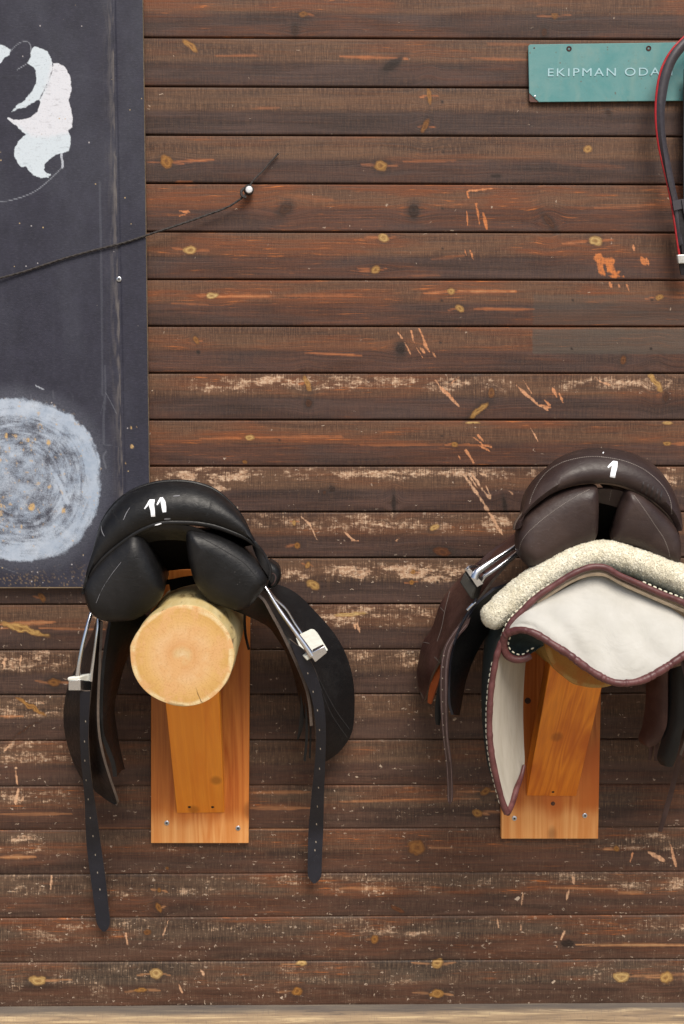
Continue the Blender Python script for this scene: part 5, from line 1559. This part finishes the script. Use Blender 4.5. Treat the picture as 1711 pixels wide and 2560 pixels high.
me_v = arr(b.v)
ctr = me_v.mean(0)
bm_n = fbm(me_v[:, 0] * 75, me_v[:, 2] * 75 + me_v[:, 1] * 40, 81, 3) - .5
bm_f = vnoise(me_v[:, 0] * 420, me_v[:, 2] * 420 + me_v[:, 1] * 300, 84) - .5
tree_f = np.array(b.f, dtype=object)
nrm = np.zeros_like(me_v)
for f in b.f:
    p0, p1, p2 = me_v[f[0]], me_v[f[1]], me_v[f[2]]
    nn = np.cross(p1 - p0, p2 - p0)
    for i in f:
        nrm[i] += nn
nrm /= np.linalg.norm(nrm, axis=1, keepdims=True) + 1e-12
axis_pts = [Vector(q) for q in smooth([tuple(p) for p in P3(FSd)], 40)]
ax_ = arr([tuple(q) for q in axis_pts])
closest = ax_[np.argmin(((me_v[:, None] - ax_[None]) ** 2).sum(2), axis=1)]
sg = np.sign((nrm * (me_v - closest)).sum(1))
me_v = me_v + nrm * sg[:, None] * (bm_n * .004 + bm_f * .0018)[:, None]
b.v = [Vector(p) for p in me_v]
bvf = b.bvh()
rs = np.random.RandomState(12)
tufts = 0
quads = [f for f in b.f if len(f) == 4 and min(b.v[i].y for i in f) < -.37]
areas = np.array([(b.v[f[1]] - b.v[f[0]]).cross(b.v[f[3]] - b.v[f[0]]).length for f in quads])
pick = rs.choice(len(quads), 22000, p=areas / areas.sum())
for i in pick:
    f = quads[i]
    s_, t_ = rs.rand(2)
    p = (b.v[f[0]] * (1 - s_) + b.v[f[1]] * s_) * (1 - t_) + (b.v[f[3]] * (1 - s_) + b.v[f[2]] * s_) * t_
    n_ = (b.v[f[1]] - b.v[f[0]]).cross(b.v[f[3]] - b.v[f[0]]).normalized()
    q_ = min(axis_pts, key=lambda a_: (a_ - p).length_squared)
    if n_.dot(p - q_) < 0:
        n_ = -n_
    a = Vector(rs.randn(3)); a = (a - n_ * a.dot(n_)).normalized()
    w = a.cross(n_) * (.0004 + .0003 * rs.rand())
    ln = .0016 + .0018 * rs.rand()
    q0, q1, q2, q3 = p, p + n_ * ln * .55 + a * ln * .25, p + n_ * ln * .7 + a * ln * .75, p + n_ * ln * .35 + a * ln * 1.1
    vs = []
    for q, k in ((q0, 1), (q1, 1), (q2, .8), (q3, .45)):
        vs += [q - w * k, q + w * k]
    b.add(vs, [(0, 1, 3, 2), (2, 3, 5, 4), (4, 5, 7, 6)])
m = Mat('cream_fleece')
n1 = m.noise(30, detail=4); n2 = m.noise(240, detail=3, rough=.7)
c = m.mix(m.lin(n1, .3, .7, 0, 1), (.73, .68, .53), (.84, .805, .68))
c = m.mix(m.math('MULTIPLY', m.step(n2, .52, .75), .35), c, (.55, .46, .30))
M_fleece = m.done(c, .95, m.bump(n2, .5, .002), .1, sheen=.3)
obj('fleece', b, M_fleece, fl, angle=180)
b = MB()
b.loft([[P(u, v, .37) for u, v in FS[1:]], [P(u, v + 2, .16) for u, v in FS[1:]]], 80, .03, m=8)
obj('pad_body', b, M_fleece, fl)

# ------------------------------------------------------------------ the saddle blanket
bl_ = thing('saddle_blanket', P(1490, 1440, .3), 'white saddle blanket with maroon binding folded over the log end', 'saddle blanket')
m = Mat('white_quilt_lining')
n1 = m.noise(16, detail=5, rough=.6); n2 = m.noise(700, detail=2); n3 = m.noise((60, 60, 8), detail=3)
c = m.mix(m.lin(n1, .3, .7, 0, 1), (.45, .44, .40), (.52, .51, .475))
c = m.mix(m.math('MULTIPLY', m.step(n3, .6, .8), .25), c, (.50, .47, .42))
folds = m.noise(11, detail=3, dist=2.0)
M_white = m.done(c, .85, m.bump(n2, .15, .0008, m.bump(folds, .30, .012)), .25, sheen=.15)
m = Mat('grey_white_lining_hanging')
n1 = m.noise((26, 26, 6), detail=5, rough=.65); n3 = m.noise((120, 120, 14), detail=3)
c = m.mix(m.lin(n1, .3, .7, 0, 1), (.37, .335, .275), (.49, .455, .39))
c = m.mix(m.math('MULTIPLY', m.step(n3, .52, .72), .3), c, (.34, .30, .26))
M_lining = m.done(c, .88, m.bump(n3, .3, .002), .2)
M_green = plain('dark_green_quilt', (.010, .020, .019), .8, var=.4, scale=120)
m = Mat('maroon_binding')
n1 = m.noise(40, detail=4); n2 = m.noise(260, detail=3, rough=.7)
c = m.mix(m.lin(n1, .3, .7, 0, 1), (.070, .019, .019), (.130, .043, .042))
c = m.mix(m.math('MULTIPLY', m.step(n2, .55, .8), .5), c, (.26, .13, .12))
M_bind = m.done(c, m.lin(n1, .3, .7, .38, .55), m.bump(n2, .3, .001), .5)
M_lip = plain('cream_tape', (.52, .42, .31), .85)

bind = tr('E', (722, 2258, .425), (690, 2180, .428), (642, 2000, .432), (602, 1800, .436), (584, 1600, .438), (588, 1400, .440), (604, 1220, .442), (640, 1020, .444), (672, 920, .445)) + \
       tr('F', (232, 800, .445), (262, 720, .445), (300, 655, .444), (380, 575, .444), (480, 480, .445), (620, 385, .446), (740, 312, .447), (850, 266, .448), (930, 256, .448), (1000, 270, .448), (1100, 325, .447), (1250, 392, .446), (1400, 458, .446), (1568, 525, .445), (1700, 620, .444), (1850, 800, .44), (1920, 1100, .435), (1960, 1500, .43))
# tip of the hanging side, going back up its far edge
tip = tr('E', (722, 2258, .425), (760, 2180, .40), (800, 2060, .37), (835, 1970, .345), (858, 1880, .33))
b = MB()
# outer quilted side, seen as a thin dark strip
near = P3(bind)
farp = tr('E', (690, 2200, .30), (650, 2080, .26), (580, 1880, .22), (545, 1640, .19), (530, 1400, .17), (532, 1200, .16), (545, 1000, .15), (560, 850, .14)) + tr('F', (150, 650, .14), (230, 560, .14), (400, 430, .14), (560, 340, .14), (700, 280, .14), (850, 240, .14), (960, 236, .14), (1100, 280, .14), (1250, 340, .14), (1400, 400, .14), (1568, 480, .14), (1750, 640, .14), (1880, 1000, .14), (1920, 1450, .14))
b.loft([near, P3(farp)], 140, .006, m=16)
obj('outer_quilt', b, M_green, bl_)
b = MB()
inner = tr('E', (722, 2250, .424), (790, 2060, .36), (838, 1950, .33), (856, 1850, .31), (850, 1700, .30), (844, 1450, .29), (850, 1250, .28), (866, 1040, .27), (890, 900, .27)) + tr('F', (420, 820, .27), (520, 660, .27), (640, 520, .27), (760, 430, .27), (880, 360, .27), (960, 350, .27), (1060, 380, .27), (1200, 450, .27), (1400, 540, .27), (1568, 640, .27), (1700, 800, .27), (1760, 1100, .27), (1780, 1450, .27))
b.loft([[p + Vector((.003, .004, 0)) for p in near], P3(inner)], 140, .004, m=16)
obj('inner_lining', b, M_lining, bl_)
# the folded-over rear part hanging in front of the log
upper = tr('F', (246, 755, .446), (300, 668, .445), (385, 585, .444), (480, 530, .436), (600, 468, .428), (740, 392, .420), (880, 326, .416), (960, 328, .416), (1090, 382, .416), (1250, 452, .416), (1400, 522, .418), (1568, 640, .425), (1700, 740, .44))
lower = tr('F', (246, 758, .452), (290, 728, .462), (360, 714, .476), (440, 730, .488), (520, 770, .496), (620, 835, .504), (720, 898, .510), (820, 975, .514), (920, 1042, .517), (1010, 1088, .519), (1110, 1108, .520), (1250, 1088, .519), (1400, 1012, .516), (1568, 898, .511), (1700, 800, .505))
n = 120
U_, L_ = smooth(P3(upper), n), smooth(P3(lower), n)
G = []
for t in np.linspace(0, 1, 26):
    row = U_ + (L_ - U_) * t
    x_ = np.linspace(0, 1, n)
    row[:, 1] -= .018 * math.sin(t * math.pi) * np.sin(x_ * math.pi) ** .5 + .006 * math.sin(t * math.pi) * np.sin(x_ * 17 + t * 3) * x_ * (1 - x_) * 2 + .004 * math.sin(t * math.pi) * np.sin(x_ * 31 - t * 7)
    G.append(row)
b = MB()
b.sheet(G, .005)
fold = obj('folded_lining', b, M_white, bl_)
b = MB()
rsb = np.random.RandomState(8)
def pucker(r_, n_, a=.10):
    w_ = np.interp(np.linspace(0, 1, n_), np.linspace(0, 1, n_ // 3), rsb.rand(n_ // 3))
    return r_ * (1 + a * (w_ - .5) * 2)
b.tube([tuple(P(u, v, d + .004)) for u, v, d in bind], pucker(.0069, 420), n=420, k=12)
low2 = tr('F', (250, 752, .456), (290, 728, .464), (360, 714, .478), (440, 730, .490), (520, 770, .498), (620, 835, .506), (720, 898, .512), (820, 975, .516), (920, 1042, .519), (1010, 1088, .521), (1110, 1108, .522), (1250, 1088, .521), (1400, 1012, .518), (1568, 898, .513), (1700, 800, .507))
b.tube([tuple(P(u, v + 3, d + .003)) for u, v, d in low2], pucker(.0080, 320, .13), n=320, k=12)
loop = tr('F', (252, 752, .456), (236, 800, .452), (238, 860, .448), (264, 912, .445), (320, 940, .444), (385, 935, .442), (430, 912, .44))
b.tube([tuple(P(*p)) for p in loop], .0085, n=60, k=12)
b.tube([tuple(P(*p)) for p in tip], [.008, .0075, .006, .004], n=40, k=10)
bv = b.bvh()
bindo = obj('binding', b, M_bind, bl_)
# cream tape under the top binding
b = MB()
lipa = [(u, v + 9, d - .004) for u, v, d in tr('F', (480, 490, .445), (620, 398, .446), (740, 326, .447), (850, 282, .448), (930, 270, .448), (1000, 284, .448), (1100, 338, .447), (1250, 405, .446), (1400, 470, .446), (1568, 540, .445))]
lipb = [(u, v + 15, d - .012) for u, v, d in tr('F', (480, 490, .445), (620, 398, .446), (740, 326, .447), (850, 284, .448), (930, 276, .448), (1000, 288, .448), (1100, 344, .447), (1250, 412, .446), (1400, 478, .446), (1568, 548, .445))]
b.loft([P3(lipa), P3(lipb)], 80, .003, m=4)
obj('tape', b, M_lip, bl_)
# the dark quilt inside the curl
b = MB()
b.loft([P3(tr('F', (250, 770, .440), (330, 740, .440), (430, 750, .446), (530, 800, .452))), P3(tr('F', (245, 830, .425), (330, 820, .420), (430, 830, .424), (530, 830, .43))), P3(tr('F', (262, 900, .436), (330, 925, .434), (420, 905, .430), (530, 832, .43)))], 30, .004, m=12)
curl = obj('curled_corner', b, M_green, bl_)
# running stitches: cream thread along the outer edge of the binding and inside the curl
def beads(pts, step, ln, r_, n=400):
    q = smooth([tuple(P(*p)) for p in pts], n)
    L = np.concatenate([[0], np.cumsum(np.linalg.norm(np.diff(q, axis=0), axis=1))])
    mb = MB(); t = 0
    while t + ln < L[-1]:
        a = [np.interp(t, L, q[:, i]) for i in range(3)]; c__ = [np.interp(t + ln, L, q[:, i]) for i in range(3)]
        mb.tube([a, c__], [r_ * .7, r_, r_ * .7], n=3, k=6)
        t += step
    return mb
side = [(u - 8.0, v, d - .003) for u, v, d in bind[1:8]]
mb = beads(side, .0125, .0082, .0022)
mb2 = beads([(u - 5, v - 8, d - .004) for u, v, d in bind[9:15]], .0125, .0075, .0020)
mb3 = beads([(u + 4, v - 8.5, d - .004) for u, v, d in bind[20:25]], .0125, .0078, .0020)
mb4 = beads(tr('F', (284, 775, .452), (270, 812, .450), (274, 850, .449), (298, 882, .448), (345, 905, .447), (388, 898, .446), (420, 872, .446), (470, 850, .446)), .0118, .0062, .0019)
for q_ in (mb2, mb3, mb4):
    mb.add(q_.v, q_.f)
st_ = obj('stitching', mb, M_threadpale, bindo)
st_['kind'] = 'stuff'
# ------------------------------------------------------------------ light: soft, bright open shade
w = bpy.data.worlds.new('World'); sc.world = w
w.use_nodes = True
nt = w.node_tree
bg = nt.nodes['Background']
sky = nt.nodes.new('ShaderNodeTexSky')
sky.sky_type = 'NISHITA'
sky.sun_disc = False
SUN_EL, SUN_AZ = R(53), R(167)
sky.sun_elevation = SUN_EL
sky.sun_rotation = SUN_AZ
sky.air_density, sky.dust_density, sky.ozone_density = 1.0, 2.5, 0.6
nt.links.new(sky.outputs[0], bg.inputs[0])
bg.inputs[1].default_value = 0.075
sd = bpy.data.lights.new('sun', 'SUN')
sd.energy = 2.6
sd.angle = R(32)
sd.color = (1, .93, .83)
so = bpy.data.objects.new('sun', sd); COL.objects.link(so)
dirv = Vector((math.sin(SUN_AZ) * math.cos(SUN_EL), math.cos(SUN_AZ) * math.cos(SUN_EL), math.sin(SUN_EL)))
so.rotation_euler = dirv.to_track_quat('Z', 'Y').to_euler()
so.location = (0, -4, 6)
sc.view_settings.view_transform = 'Standard'
sc.view_settings.look = 'None'
sc.view_settings.gamma = 1
sc.view_settings.exposure = 0.6
sc.cycles.max_bounces = 6
sc.cycles.use_denoising = True
